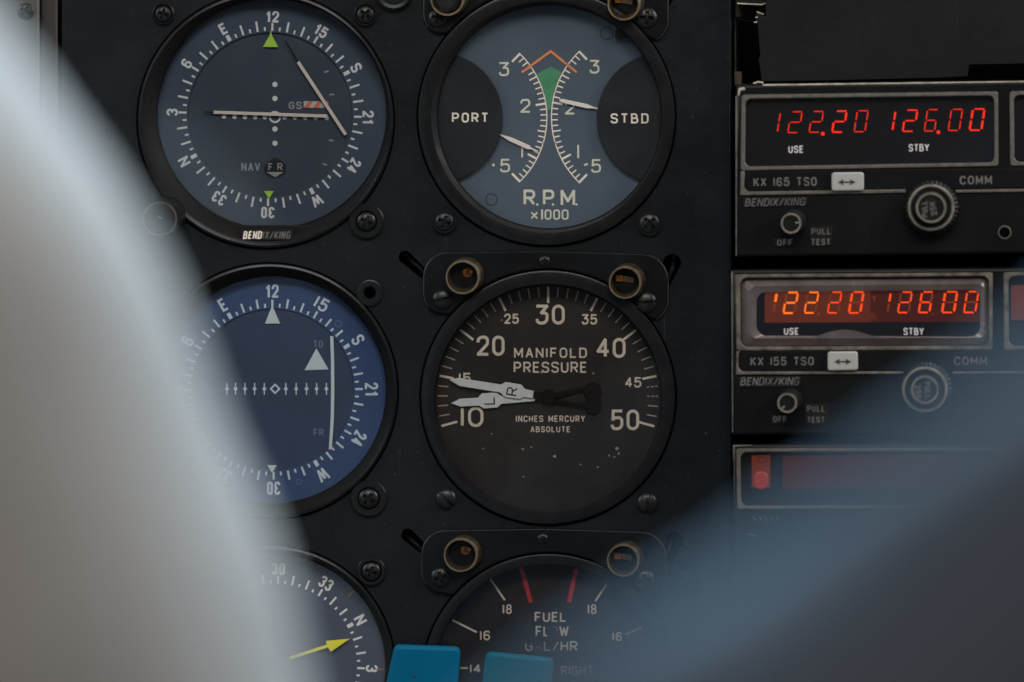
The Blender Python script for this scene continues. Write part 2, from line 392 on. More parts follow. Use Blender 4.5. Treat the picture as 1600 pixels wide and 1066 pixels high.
def screw(parent, x, y, r, kind='cross', rot=0, h=0.0, boss=0, name='mounting_screw'):
    o = bpy.data.objects.new(name, SLOT if kind == 'slot' else CROSS); COL.objects.link(o); o.parent = parent
    o.location = W(x, y, h)-parent_loc(parent); o.scale = (r*S,)*3; o.rotation_euler = (0, R(rot), 0)
    if boss:
        mb = MB(); b = boss
        mb.loft([(x, y, b, .0001), (x, y, b, .0009), (x, y, b-2, .0013), (x, y, r+3, .0013), (x, y, r+1, .0004)], 'bezel', 48, cap='well')
        mb.build('screw_washer', parent)
    return o

# ------------------------------------------------------------------ the panel
XL, XR, YT, YB = 97, 1143, -260, 1420
GA = {'nav': (415, 188, 200), 'blue': (421, 612, 200), 'hdg': (424, 1046, 193), 'rpm': (854, 183, 201), 'mani': (856.5, 621, 199), 'fuel': (856, 1062, 197)}
mb = MB()
outer = [(XL, YT), (XR, YT), (XR, YB), (XL, YB)]
holes = [circ(cx, cy, r+2.5, 96) for cx, cy, r in GA.values()]
def capsule(x0, y0, r0, x1, y1, r1):
    a = math.degrees(math.atan2(y1-y0, x1-x0)); return circ(x0, y0, r0, 18, a+90, a+270)+circ(x1, y1, r1, 18, a-90, a+90)
holes += [circ(578, 458, 9, 32)]
for dx, dy in ((0, -437), (0, 0), (4, 434)):
    holes += [capsule(633+dx, 402+dy, 10, 660+dx, 426+dy, 8), capsule(1050+dx, 411+dy, 14, 1040+dx, 442+dy, 8)]
mb.holed(outer, holes, 0.0, 'panel')
for lp in [outer]+holes:
    a = [mb.bm.verts.new(W(x, y, 0)) for x, y in lp]; b = [mb.bm.verts.new(W(x, y, -.004)) for x, y in lp]; n = len(lp)
    for i in range(n): mb.face([a[i], a[(i+1) % n], b[(i+1) % n], b[i]], 'panel')
panel = mb.build('instrument_panel', recalc=False)
tag(panel, 'black painted metal panel with round openings holding the six gauges', 'instrument panel')
bmx = MB(); bmx.poly([(-700, -420), (2400, -420), (2400, 1600), (-700, 1600)], -.055, 'cell')
back = bmx.build('bulkhead'); back['kind'] = 'structure'

# worn bright edge on the panel's right-hand side
mb = MB(); mb.slab([(1139.5, YT), (1142.6, YT), (1142.6, YB), (1139.5, YB)], .00002, .0004, .8, 'bracket'); mb.build('edge_strip', panel)
# side panel and brown trim at the far left
sp = thing('side_panel', 'grey side panel with a screw at the upper corner beside the brown trim strip', 'panel', W(-100, 400, .002))
mb = MB(); mb.slab([(-420, YT), (62, YT), (62, YB), (-420, YB)], -.004, .002, 4, 'side'); mb.build('panel_sheet', sp)
screw(sp, 40, 18, 13, 'cross', 30, .002)
mb = MB(); mb.slab([(64, YT), (90, YT), (90, YB), (64, YB)], -.010, -.004, 3, 'brown')
ts = mb.build('trim_strip'); tag(ts, 'narrow dark brown strip between the grey side panel and the black panel', 'trim strip')

# ------------------------------------------------------------------ gauges
def gauge_base(name, label, cat, key, dial, flange, dh, wellm='well', glassm='glass', lip='bezel', topmat='bezel'):
    cx, cy, r = GA[key]; dx, dy, dr = dial
    t = thing(name, label, cat, W(cx, cy, 0))
    mb = MB()
    mb.loft([(cx, cy, r, -.004), (cx, cy, r, .0008), (cx, cy, r-1.5, .0014), (cx, cy, r-4.5, .0016), (cx*.8+dx*.2, cy*.8+dy*.2, r-flange, .0012),
             (dx, dy, dr+3, -.0012), (dx, dy, dr+.5, -.0022), (dx, dy, dr+2, dh-.001)],
            [topmat, lip, topmat, topmat, wellm, wellm, wellm], 128)
    mb.build('bezel', t)
    mb = MB(); mb.poly(circ(dx, dy, dr+2, 96), -.0014, glassm); g = mb.build('cover_glass', t)
    return t
CARD = ['12', 'f5', 'S', '2f', '24', 'W', '30', '33', 'N', '3', '6', 'E']
def compass(mb, cx, cy, rin, h, rot, m, tr=(6, 16, 12), lab=CARD, th=18, tr_r=153, sw=3.5, long30=12, ghost=False):
    for i in range(72):
        a = i*5+rot
        lb = lab[(i//6) % 12] if i % 6 == 0 else ''
        if i % 6 == 0 and lb in ('S', 'W', 'N', 'E'): ln, w = 10, 5.8
        elif i % 6 == 0: ln, w = long30, 3.3
        elif i % 2 == 0: ln, w = tr[1], 3.2
        else: ln, w = tr[0], 2.9
        mb.ribbon([polar(cx, cy, rin, a), polar(cx, cy, rin+ln, a)], w, h, m)
    for k, lb in enumerate(lab):
        a = k*30+rot; x, y = polar(cx, cy, tr_r, a)
        s = lb.replace('12', 'f2').replace('3', 'h').replace('21', '2f')
        w = {'W': 17, 'N': 13, 'S': 12, 'E': 11}.get(lb, 11 if len(lb) == 1 else 21)
        if 'f' in s: w = 20
        text(mb, s, x-w/2, y-th/2, x+w/2, y+th/2, sw, h, m, rot=a, gap=.40)

# --- upper course indicator (two needles)
t = gauge_base('course_indicator', 'round slate grey gauge with two crossed ivory needles and a green triangle under 12', 'course indicator', 'nav', (425, 178, 178), 7, -.0062)
cx, cy, hC = 422.2, 179.3, -.0050
mb = MB()
outl = [p for p in circ(425, 178, 180, 128)]
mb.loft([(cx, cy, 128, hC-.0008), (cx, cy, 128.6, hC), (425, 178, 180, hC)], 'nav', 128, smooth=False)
compass(mb, cx, cy, 131, hC+.00003, 1.4, 'cool')
mb.poly([(412.7, 298.6), (427.7, 298.6), (420.2, 311)], hC+.00009, 'green')
mb.poly([(423.2, 46), (425.2, 56), (434.7, 73.8), (410.9, 73.3), (421.6, 55)], hC+.00010, 'green')
mb.build('compass_card', t)
hI = hC-.0008
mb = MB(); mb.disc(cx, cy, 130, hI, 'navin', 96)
for y in (132, 154, 201.8, 224): mb.disc(429.6, y, 4.1, hI+.00003, 'dim' if False else 'cool', 20)
for i, x in enumerate((350, 366.5, 382.7, 398.8, 413.8, 444.6, 460.7, 476.8, 493.3, 509.8)): mb.disc(x, 182.2+i*.28, 3.5, hI+.00003, 'cool', 18)
mb.ribbon(circ(429.6, 183, 8, 32), 2.8, hI+.00003, 'cool', True)
text(mb, 'GS', 451, 159, 471.5, 170.8, 2.2, hI+.00003, 'dim')
text(mb, 'NAV', 377, 254.5, 406.5, 267.3, 2.3, hI+.00003, 'dim')
mb.poly([(412, 262), (420, 252), (430, 246), (440, 251), (448, 259), (446, 272), (438, 277), (430, 279), (421, 277), (413, 271)], hI+.00004, 'cover')
text(mb, 'F', 419.5, 255, 426, 266.6, 1.8, hI+.00009, 'dim'); text(mb, 'R', 433.5, 255, 441.5, 266.6, 1.8, hI+.00009, 'dim')
mb.poly([(416.5, 269), (443, 269), (430, 277)], hI+.00010, 'dim')
for x, y, a in ((510, 112, -16), (518.3, 147.8, -6), (517.3, 219.6, 8), (507.6, 257, 20)):
    mb.ribbon([(x-3.6*math.cos(R(a)), y-3.6*math.sin(R(a))), (x+3.6*math.cos(R(a)), y+3.6*math.sin(R(a)))], 2.4, hI+.00003, 'dim')
mb.build('dial_face', t)
mb = MB()
mb.poly([(474.5, 158.3), (513, 158.6), (513, 168.9), (474.5, 168.4)], hI+.0003, 'flagwhite')
for x in (476, 491, 506):
    mb.poly([(x+5.5, 158.5), (min(x+13, 513), 158.6), (min(x+6, 513), 168.6), (x-1.5, 168.4)], hI+.00034, 'flagred')
mb.build('warning_flag', t)
mb = MB(); hN = hI+.0010
mb.slab([(333.9, 173.0), (511.6, 179.2), (511.3, 184.2), (333.7, 178.0)], hN, hN+.0002, .6, 'needle')
mb.slab([(318, 174.2), (333.8, 174.8), (333.8, 176.6), (318, 176)], hN, hN+.00015, .3, 'bneedle'); mb.build('glideslope_needle', t)
mb = MB(); hN = hI+.0015
mb.slab([(463.5, 98.2), (467.8, 95.4), (542.4, 209.4), (538.0, 212.2)], hN, hN+.0002, .6, 'needle')
mb.slab([(444.5, 64), (446.5, 63), (466.6, 95.8), (464.8, 97)], hN, hN+.00015, .3, 'bneedle'); mb.build('course_needle', t)
mb = MB()   # lower mask of the window with the maker's plate
msk = [(300, 322), (318, 338), (345, 352), (500, 352), (530, 338), (556, 316), (566, 332), (540, 356), (500, 374), (455, 382), (400, 382), (350, 374), (312, 352), (290, 332)]
mb.slab(msk, -.0040, -.0004, 2, 'well')
mb.slab([(376, 358.5), (458, 358.5), (457, 376), (377, 376)], -.0010, .0012, 1, 'faceworn')
text(mb, 'BENDIX/KING', 379.5, 361.2, 455, 373.6, 2.2, .00124, 'wornshadeprint', slant=.18, gap=.3, ms=['cream']*4+['wornshadeprint']*7)  # first letters lit, the rest shaded: light put into the print colours
mb.build('window_mask', t)
screw(t, 255, 22, 13, 'cross', 15, .0002, 17); screw(t, 571, 23, 14, 'cross', 40, .0002, 18); screw(t, 572.5, 346, 14, 'cross', 25, .0010, 28)
mb = MB()   # selector knob low at the left
mb.loft([(262, 336, 30, 0), (258, 338, 29, .004), (250, 342, 27, .011), (250, 342, 25, .0125)], 'knob', 40, cap='knob')
mb.ribbon(circ(250, 342, 25.5, 40), 1.3, .0126, 'edgeworn', True); mb.seg(247, 338, 253, 342, 1.4, .01255, 'dgreen')
mb.build('selector_knob', t)

# --- lower course indicator (blue)
t = gauge_base('course_indicator', 'round blue gauge with one white vertical needle and a white triangle marked TO', 'course indicator', 'blue', (427, 609.5, 175.5), 7, -.0062, glassm='glassb')
cx, cy = 426.5, 609
mb = MB()
mb.loft([(cx, cy, 126, hC-.0006), (cx, cy, 126.5, hC), (427, 609.5, 178, hC)], 'blue', 128, smooth=False)
compass(mb, cx, cy, 128.5, hC+.00003, -.4, 'cool', tr=(6, 14.5, 11), lab=['12', '15', 'S', '21', '24', 'W', '30', '33', 'N', '3', '6', 'E'], th=21, tr_r=154, sw=3.6)
mb.poly([(425.3, 474), (427.3, 482), (437.7, 505.6), (414, 505.8), (423.4, 482)], hC+.0001, 'white')
mb.poly([(417.5, 727), (432.5, 727), (425, 739)], hC+.0001, 'white')
for x, y, q in ((529, 506, 5), (467, 753, 4)): mb.ribbon(circ(x, y, q, 16), 1.0, hC+.00003, 'dimblue', True)
mb.build('compass_card', t)
hI = hC-.0006
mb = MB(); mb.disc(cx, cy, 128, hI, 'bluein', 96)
for x in (354.4, 368, 382.8, 397.8, 413, 446.6, 462.8, 479, 494.7, 510):
    mb.seg(x, 598.5, x, 617, 1.8, hI+.00003, 'cool'); mb.poly([(x-3.4, 607.7), (x, 603.4), (x+3.4, 607.7), (x, 612)], mb.lay(hI+.00003), 'cool')
mb.ribbon([(423, 607.7), (429.8, 601), (436.6, 607.7), (429.8, 614.4)], 2.6, hI+.00003, 'cool', True)
text(mb, 'TO', 489.5, 532, 504.5, 543.5, 2.0, hI+.00003, 'dimblue'); text(mb, 'FR', 490, 670, 506, 681.5, 2.0, hI+.00003, 'dimblue')
mb.build('dial_face', t)
mb = MB(); mb.slab([(494.3, 544.6), (513.4, 577.4), (475.8, 578.6)], hI+.0002, hI+.0004, .5, 'wneedle'); mb.build('to_flag', t)
mb = MB(); hN = hI+.0012
lft = [(515.9, 525.3), (516.9, 565), (517.2, 609), (516.5, 655), (513.6, 702.6)]; rgt = [(520.8, 525.3), (522.3, 565), (522.7, 609), (521.8, 655), (518.5, 702.6)]
mb.slab(lft+rgt[::-1], hN, hN+.0002, .7, 'wneedle'); mb.build('course_needle', t)
mb = MB(); mb.loft([(578, 458, 21, .0001), (578, 458, 20.5, .0008), (578, 458, 18, .0010), (578, 458, 11, .0008), (578, 458, 10, -.003)], 'bezel', 48, cap='hole'); mb.build('screw_socket', t)
screw(t, 576, 779, 15, 'cross', 35, .0010, 29)

# --- heading indicator (bottom left)
t = gauge_base('heading_indicator', 'round dark gauge with a yellow arrow, half hidden by the pale sleeve', 'heading indicator', 'hdg', (428, 1042, 173), 9, -.0062)
cx, cy = 430, 1040
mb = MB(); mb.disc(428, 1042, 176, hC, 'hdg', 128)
compass(mb, cx, cy, 128, hC+.00003, 1.8, 'white', tr=(5, 15, 12), lab=['30', '33', 'N', '3', '6', 'E', '12', '15', 'S', '21', '24', 'W'], th=19, tr_r=151, sw=3.4)
for a in (46.5, 91.4): mb.ribbon([polar(428, 1042, 160, a), polar(428, 1042, 172, a)], 2.2, hC+.00003, 'dorange')
mb.build('dial_face', t)
mb = MB(); hN = hC+.0012
mb.slab([(451, 1026.8), (510.5, 1007.3), (509, 1001.6), (547.2, 998), (516.8, 1019), (512.5, 1012), (452, 1031)], hN, hN+.0002, .6, 'yellow'); mb.build('heading_arrow', t)
screw(t, 580, 893, 14, 'cross', 20, .0008, 23)

# --- rpm gauge
t = gauge_base('rpm_gauge', 'round grey blue gauge marked R.P.M. with PORT and STBD scales', 'rpm gauge', 'rpm', (858.5, 182.5, 173.5), 20, -.0062)
h0 = -.0056; h1 = h0+.00003
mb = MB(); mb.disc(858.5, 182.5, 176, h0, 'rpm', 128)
PL, PR, RL, RR = (715.5, 184), (1004, 183), 139.0, 142.4
def arc(c, r, a0, a1, sgn, n=40): return [(c[0]+sgn*r*math.cos(R(a0+(a1-a0)*i/n)), c[1]-r*math.sin(R(a0+(a1-a0)*i/n))) for i in range(n+1)]
for (c, r, sg) in ((PL, RL, 1), (PR, RR, -1)):
    mb.ribbon(arc(c, r, -46, 46, sg), 1.7, h1, 'cream')
    for i in range(26):
        v = .5+i*.1; a = -45.9+i*91.8/25
        ln, w = (17.5, 3.4) if i in (0, 25) else (16, 3.2) if i in (5, 15) else (13, 2.2) if i in (10, 20) else (10, 2.0)
        if sg > 0 and 0 < i < 5: ln *= .95
        q = [(c[0]+sg*rr*math.cos(R(a)), c[1]-rr*math.sin(R(a))) for rr in (r+.8, r-ln)]
        mb.ribbon(q, w, h1, 'cream')
gl = arc(PL, RL+1.4, 28.8, 5, 1, 14); gr = arc(PR, RR+1.4, 5, 29, -1, 14)
mb.poly([(860.9, 104.4)]+gl[:]+gr[:], h0+.00012, 'dgreen')
mb.ribbon([(815.3, 113.4), (860.5, 80.2), (901.3, 113.4)], 3.6, h0+.00013, 'orange')
text(mb, '3', 779.7, 97.2, 795.4, 119, 2.9, h1, 'olive', rnd=.75); text(mb, '3', 921.2, 93.8, 936.5, 115, 2.9, h1, 'olive', rnd=.75)
text(mb, '2', 813, 154.8, 828.4, 176.3, 2.9, h1, 'olive', rnd=.75); text(mb, '2', 882.6, 157.6, 898, 179, 2.9, h1, 'olive', rnd=.75)
mb.seg(815.9, 225, 815.9, 246, 2.8, h1, 'olive'); mb.seg(903.4, 226.6, 903.4, 247, 2.8, h1, 'olive')
mb.disc(771, 258, 2.3, h1, 'olive', 12); mb.seg(912.6, 258.5, 918.4, 256, 3.0, h1, 'olive')
text(mb, '5', 781.4, 248.3, 797, 269.3, 2.9, h1, 'olive', rnd=.75); text(mb, '5', 923.8, 248.8, 939, 270, 2.9, h1, 'olive', rnd=.75)
for c, x0, x1 in (('R', 818, 836.3), ('P', 848.3, 866), ('M', 876, 898.6)): text(mb, c, x0, 296.4, x1, 321.2, 4.0, h1, 'olive', rnd=.7)
for x in (839.4, 864, 900.8): mb.disc(x, 319.7, 1.8, h1, 'olive', 12)
text(mb, 'x', 829, 327.0, 840.8, 342.6, 2.4, h1, 'olive'); mb.seg(847, 327.4, 847, 343, 2.9, h1, 'olive')
for x in (851, 864.4, 877.6): text(mb, '0', x, 327.4, x+10.7, 343.4, 2.4, h1, 'olive', rnd=.8)
for x, y, q in ((948, 52, 10), (768, 312, 9)): mb.ribbon(circ(x, y, q, 28), 1.2, h1, 'cover', True)
mb.build('dial_face', t)
for c, x, nm, bx in (((683.5, 184), 0, 'PORT', (706.2, 176.2, 763, 191.6)), ((1034.6, 185), 0, 'STBD', (954, 177.3, 1013.4, 193))):
    mb = MB(); lobe = [p for p in circ(c[0], c[1], 102, 128)]
    keep = [p for p in lobe if math.hypot(p[0]-858.5, p[1]-182.5) < 175]
    if c[0] < 800: # order by angle so the chord closes at the rim
        keep = sorted(keep, key=lambda p: math.atan2(p[1]-c[1], p[0]-c[0])); rim = [(858.5+175*math.cos(a), 182.5+175*math.sin(a)) for a in [R(180-33.5+67*i/20) for i in range(21)]]
        rim = rim
    else:
        keep = sorted(keep, key=lambda p: math.atan2(p[1]-c[1], (c[0]-p[0]))); keep = keep
        rim = [(858.5+175*math.cos(a), 182.5+175*math.sin(a)) for a in [R(33.5-67*i/20) for i in range(21)]]
    mb.slab(keep+rim, h0+.0014, h0+.0018, 1.0, 'cover')
    text(mb, nm, *bx, 2.6, h0+.00183, 'cream', rnd=.8, gap=.5)
    mb.build('scale_cover', t)
def blade(p0, p1, prof):
    a = Vector(p0); b = Vector(p1); d = (b-a); n = Vector((-d.y, d.x)).normalized(); l, r_ = [], []
    for f, w in prof: l.append(tuple(a+d*f+n*w/2)); r_.append(tuple(a+d*f-n*w/2))
    return l+r_[::-1]
for p0, p1 in (((773, 206.9), (840.5, 237)), ((942, 171.8), (874.2, 156.6))):
    prof = [(0, 2.2), (.18, 2.4), (.34, 6.4), (.78, 7.2), (.84, 2.8), (1, 2.2)] if p0[0] < 800 else [(0, 2.2), (.22, 2.6), (.36, 6.6), (.93, 6.2), (1, 3.2)]
    mb = MB(); mb.slab(blade(p0, p1, prof), h0+.0008, h0+.0010, .5, 'needle'); mb.build('needle', t)
mb = MB(); mb.slab([(961, 46), (972, 44), (990, 60), (961, 60)], -.005, -.0030, 1, 'well'); mb.build('dial_clip', t)
screw(t, 694.4, 346.5, 15, 'cross', 20, .0004, 17); screw(t, 1015, 349, 16, 'cross', 45, .0004, 18)

# --- manifold pressure gauge
t = gauge_base('manifold_pressure_gauge', 'round black gauge marked MANIFOLD PRESSURE with two white pointers lettered L and R', 'pressure gauge', 'mani', (856.3, 624, 176), 21, -.0062)
mb = MB(); mb.disc(856.3, 624, 179, h0, 'mani', 128)
cx, cy = 856.3, 620.5
for i in range(41):
    a = -105.2+i*5.265
    major = i % 5 == 0; ro = 172.5
    if major: mb.ribbon([polar(cx, cy, 150 if i % 10 else 147, a), polar(cx, cy, ro, a)], 3.6, h1, 'cream')
    elif i in (36, 37):
        for r0, r1 in ((155, 159), (161.5, 166), (168, 172)): mb.ribbon([polar(cx, cy, r0, a), polar(cx, cy, r1, a)], 1.8, h1, 'tan')
    else: mb.ribbon([polar(cx, cy, 156.5, a), polar(cx, cy, ro, a)], 1.9, h1, 'tan')
for s, b, sw in (('30', (837, 476.2, 882.4, 507.3), 4.6), ('20', (744.6, 524.6, 788.4, 556), 4.6), ('40', (932, 528.2, 977.4, 559.4), 4.6), ('10', (720, 635.6, 755.4, 667.4), 4.6), ('50', (954.4, 640, 998.6, 672.4), 4.6),
                 ('25', (787.8, 490.2, 810.6, 506.2), 2.7), ('35', (909, 491, 933, 507.3), 2.7), ('45', (976.6, 589.4, 1002.2, 605.8), 2.7), ('15', (717, 582.6, 735.6, 599.4), 2.7)):
    text(mb, s, *b, sw, h1, 'cream', gap=.34)
text(mb, 'MANIFOLD', 803.2, 543.4, 917, 559.4, 2.5, h1, 'cream', gap=.42, rnd=.9); text(mb, 'PRESSURE', 802.6, 565.4, 917, 582.6, 2.6, h1, 'cream', gap=.34, rnd=.9)
text(mb, 'INCHES MERCURY', 806, 649.4, 914, 659.5, 1.7, h1, 'cream', gap=.4); text(mb, 'ABSOLUTE', 829, 666.2, 891, 675.6, 1.7, h1, 'cream', gap=.4)
for x, y, q in ((830, 699, 2), (867, 713, 3.2), (817, 702, 2.4), (964, 701, 3), (967, 709, 2.2), (960, 714, 2), (952, 712, 1.8), (907, 726, 1.5), (934, 730, 1.8), (755, 701, 1.7), (768, 678, 1.6), (818, 745, 1.5), (927, 583, 1.8), (784, 500, 1.6), (846, 582, 2.0)):
    mb.poly([(x+q*random.uniform(.5, 1.1)*math.cos(k*.9), y+q*random.uniform(.5, 1.1)*math.sin(k*.9)) for k in range(7)], mb.lay(h1), 'tan')
mb.build('dial_face', t)
hN = h0+.0016
mb = MB()
rp = [(701.9, 593.4), (716.3, 590.6), (783, 601), (789.9, 597), (814.6, 601), (820, 607.8), (833.9, 611), (832.5, 623), (818.7, 620.5), (811.9, 624), (788.5, 620.5), (781.6, 613.6), (717.7, 603.3)]
mb.slab(rp, hN, hN+.00025, .6, 'wneedle')
text(mb, 'R', 793.5, 603.2, 806.5, 620.4, 2.2, hN+.00029, 'ink', rot=-82)
mb.slab([(834, 612.5), (852, 614), (868, 623), (905, 630.2), (905, 635), (862, 628), (846, 627), (833, 622.5)], hN-.0002, hN, .5, 'bneedle')
mb.slab(circ(927, 632.5, 13, 32)[:], hN-.0002, hN+.00002, .6, 'bneedle'); mb.slab([(900, 628.8), (918, 631), (917, 637), (900, 634)], hN-.00025, hN-.00003, .4, 'bneedle')
mb.loft([(857, 620, 12, hN), (857, 620, 11.5, hN+.0006), (857, 620, 10, hN+.0008)], 'bneedle', 32, cap='bneedle')
mb.build('right_pointer', t)
mb = MB(); hL = hN-.0007
lp = [(704.6, 630.4), (718.4, 623.2), (746.6, 621.6), (752.7, 615), (774.7, 613), (783, 618.6), (836, 622.6), (835.2, 627), (783, 631.5), (777.5, 637), (755.5, 638.6), (748.6, 634), (719.7, 635.6)]
mb.slab(lp, hL, hL+.00025, .6, 'wneedle')
text(mb, 'L', 758.2, 617.5, 770.6, 635.3, 2.2, hL+.00029, 'ink', rot=-91)
mb.slab([(835, 622), (857, 616), (905, 606), (905, 612.5), (857, 626), (835, 627)], hL-.0002, hL+.00004, .5, 'bneedle')
mb.slab(circ(926, 611, 14, 32), hL-.0002, hL+.00006, .6, 'bneedle'); mb.slab([(900, 606.5), (916, 604), (916, 612), (900, 613)], hL-.00025, hL, .4, 'bneedle')
mb.build('left_pointer', t)
screw(t, 697, 780, 15.5, 'slot', 48, .0003, 0); screw(t, 1011.7, 786, 15.5, 'slot', 95, .0003, 0)

# --- fuel flow gauge
t = gauge_base('fuel_flow_gauge', 'round dark gauge marked FUEL FLOW with two red limit lines, behind the blue levers', 'fuel flow gauge', 'fuel', (857, 1057, 176), 17, -.0062)
mb = MB(); mb.disc(857, 1057, 179, h0, 'fuel', 128)
for x0, y0, x1, y1 in ((765.5, 904, 788.9, 938), (948, 912.6, 930.4, 939.4), (706.8, 969, 745, 988), (1002, 981, 977, 992), (719.6, 1044, 731.2, 1044)): mb.seg(x0, y0, x1, y1, 3.0, h1, 'tan' if x0 > 975 else 'cream')
mb.seg(814.0, 886, 829.6, 941.5, 6.6, h1, 'red'); mb.seg(900.2, 889, 888.9, 941.5, 6.6, h1, 'red')
for s, b in (('18', (785.4, 944.2, 799.8, 959.6)), ('18', (918.2, 944.2, 932.2, 960)), ('16', (750, 985.4, 765.8, 1000.8)), ('16', (957, 988, 972, 1002)), ('14', (734.4, 1037.8, 751, 1051.8))): text(mb, s, *b, 2.5, h1, 'cream', gap=.36)
text(mb, 'FUEL', 835.4, 956.2, 884.8, 972, 2.7, h1, 'cream', gap=.3, rnd=.9); text(mb, 'FLOW', 837, 978.2, 888.6, 994.6, 2.7, h1, 'cream', gap=.25, rnd=.9, ms=['cream', 'cream', 'wornshadeprint', 'cream'])
text(mb, 'GAL/HR', 820.4, 1001.8, 902.6, 1017.6, 2.5, h1, 'cream', gap=.3, rnd=.9, ms=['tan', 'wornshadeprint', 'tan', 'tan', 'cream', 'cream']); text(mb, 'RIGHT', 876.6, 1040.6, 927.4, 1055, 2.3, h1, 'tan', gap=.34, rnd=.9)
mb.poly([(862+9*math.cos(k*.6), 989+8*math.sin(k*.6)) for k in range(10)], h1+.00007, 'fuel'); mb.poly([(842+7*math.cos(k*.6), 1004+6*math.sin(k*.6)) for k in range(10)], h1+.000075, 'fuel'); mb.poly([(826+8*math.cos(k*.6), 1001+6*math.sin(k*.6)) for k in range(10)], h1+.00008, 'fuel')
mb.build('dial_face', t)

# ------------------------------------------------------------------ light brackets over the three right-hand gauges
def bracket(dy, key, label, kind, dx=0.0, caps=False):
    cx, cy, r = GA[key]; g = r+1.5; hp = .0016
    t = thing('light_bracket', label, 'light bracket', W(852+dx, 420+dy, hp), 'lamp brackets over the gauges')
    a0 = math.degrees(math.atan2((488+dy)-cy, (700+dx)-cx)); a1 = math.degrees(math.atan2((496+dy)-cy, (1008+dx)-cx))
    a0 = a0 % 360; a1 = a1 % 360
    top = fillet([(661+dx, 497+dy, .55), (661+dx, 394+dy, 1), (850+dx, 391+dy, .2), (1045+dx, 398+dy, 1), (1045+dx, 507+dy, .8), ], 62, False)
    P0 = (cx+g*math.cos(R(a0)), cy+g*math.sin(R(a0))); P1 = (cx+g*math.cos(R(a1)), cy+g*math.sin(R(a1)))
    out = fillet([(*P0, 0), (676+dx, 490+dy, .45), (661+dx, 470+dy, .6), (661+dx, 394+dy, 1), (850+dx, 391+dy, .2), (1045+dx, 397+dy, 1.0), (1045+dx, 480+dy, .6), (1028+dx, 502+dy, .45), (*P1, 0)], 60, True)
    arc_ = [(cx+g*math.cos(R(a1+(a0-a1)*i/40)), cy+g*math.sin(R(a1+(a0-a1)*i/40))) for i in range(1, 40)]
    mb = MB(); mb.slab(out+arc_, .0001, hp, 2.6, 'bracket', 'edgeworn' if False else 'bracket'); mb.build('bracket_plate', t)
    # rubbed edge of the plate
    mb = MB()
    lo = inset(out, 1.5)
    mb.ribbon(lo[8:22], 1.5, hp-.00012, 'edgeworn'); mb.build('worn_edge', t)
    mb = MB(); mb.ribbon(lo[30:48], 1.5, hp-.00012, 'edgeworn'); mb.build('worn_edge', t)
    for k, (x, y, q) in enumerate(((722.5, 433.6, 26.5), (976.4, 441.8, 25.5))):
        x += dx; y += dy
        if caps: y += 2; x += (-24 if k == 0 else -2)
        mb = MB(); ox, oy = (4.5, -4) if k == 0 else (2.0, -3.0)
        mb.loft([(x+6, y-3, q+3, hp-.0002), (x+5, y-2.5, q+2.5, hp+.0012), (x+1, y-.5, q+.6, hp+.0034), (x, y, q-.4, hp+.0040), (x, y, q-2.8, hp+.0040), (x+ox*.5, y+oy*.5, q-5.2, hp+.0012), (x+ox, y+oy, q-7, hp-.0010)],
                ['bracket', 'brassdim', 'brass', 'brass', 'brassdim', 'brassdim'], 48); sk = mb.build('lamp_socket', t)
        mb = MB()
        if caps and k == 0:
            mb.loft([(x, y, q-3.2, hp+.0022), (x, y, q-6, hp+.0030), (x, y, q-12, hp+.0034)], 'screw', 40, cap='screw')
        else:
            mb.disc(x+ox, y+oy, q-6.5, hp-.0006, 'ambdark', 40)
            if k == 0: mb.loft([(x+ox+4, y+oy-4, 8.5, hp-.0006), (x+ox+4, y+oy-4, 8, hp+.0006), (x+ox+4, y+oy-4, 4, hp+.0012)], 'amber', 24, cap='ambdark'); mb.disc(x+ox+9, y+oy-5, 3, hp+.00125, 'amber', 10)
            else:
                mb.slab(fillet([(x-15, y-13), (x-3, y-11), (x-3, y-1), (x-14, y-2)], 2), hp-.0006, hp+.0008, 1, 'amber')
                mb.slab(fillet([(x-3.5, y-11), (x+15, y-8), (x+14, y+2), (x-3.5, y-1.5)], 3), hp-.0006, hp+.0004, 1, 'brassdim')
        mb.build('bulb', sk)
    if caps:
        screw(t, 684, 28, 14, 'cross', 10, hp-.0001); screw(t, 1010.5, 28, 16, 'cross', 5, hp-.0001)
    else:
        screw(t, 691.6+dx, 468+dy, 15, kind, -14, hp-.0001); screw(t, 1010.2+dx, 472.7+dy, 16, kind, -4, hp-.0001)
    screw(t, 851+dx, 408+dy, 8, 'cross', 0, hp-.0001)
    for pts in (((632, 400), (648, 412), (662, 426), (668, 436)), ((1053, 400), (1051, 418), (1044, 436), (1038, 450))):   # lamp leads going into the panel
        c = bpy.data.curves.new('lamp_lead', 'CURVE'); c.dimensions = '3D'; c.bevel_depth = .0008; c.bevel_resolution = 3
        sp_ = c.splines.new('BEZIER'); sp_.bezier_points.add(3)
        for i, (x, y) in enumerate(pts):
            bp = sp_.bezier_points[i]; bp.co = W(x+dx, y+dy, (-.006, -.0022, -.0016, -.0018)[i])-parent_loc(t); bp.handle_left_type = bp.handle_right_type = 'AUTO'
        tmp = bpy.data.objects.new('lamp_lead', c); COL.objects.link(tmp)
        bpy.context.view_layer.update()
        me = bpy.data.meshes.new_from_object(tmp.evaluated_get(bpy.context.evaluated_depsgraph_get())); bpy.data.objects.remove(tmp)
        me.materials.clear(); me.materials.append(M['wire'])
        for p in me.polygons: p.use_smooth = True
        o = bpy.data.objects.new('lamp_lead', me); COL.objects.link(o); o.parent = t
    return t
bracket(-437, 'rpm', 'black bracket over the R.P.M. gauge, cut off at the top of the photo', 'cross', 0, True)
bracket(0, 'mani', 'black bracket with two brass lamp sockets over the MANIFOLD PRESSURE gauge', 'slot')
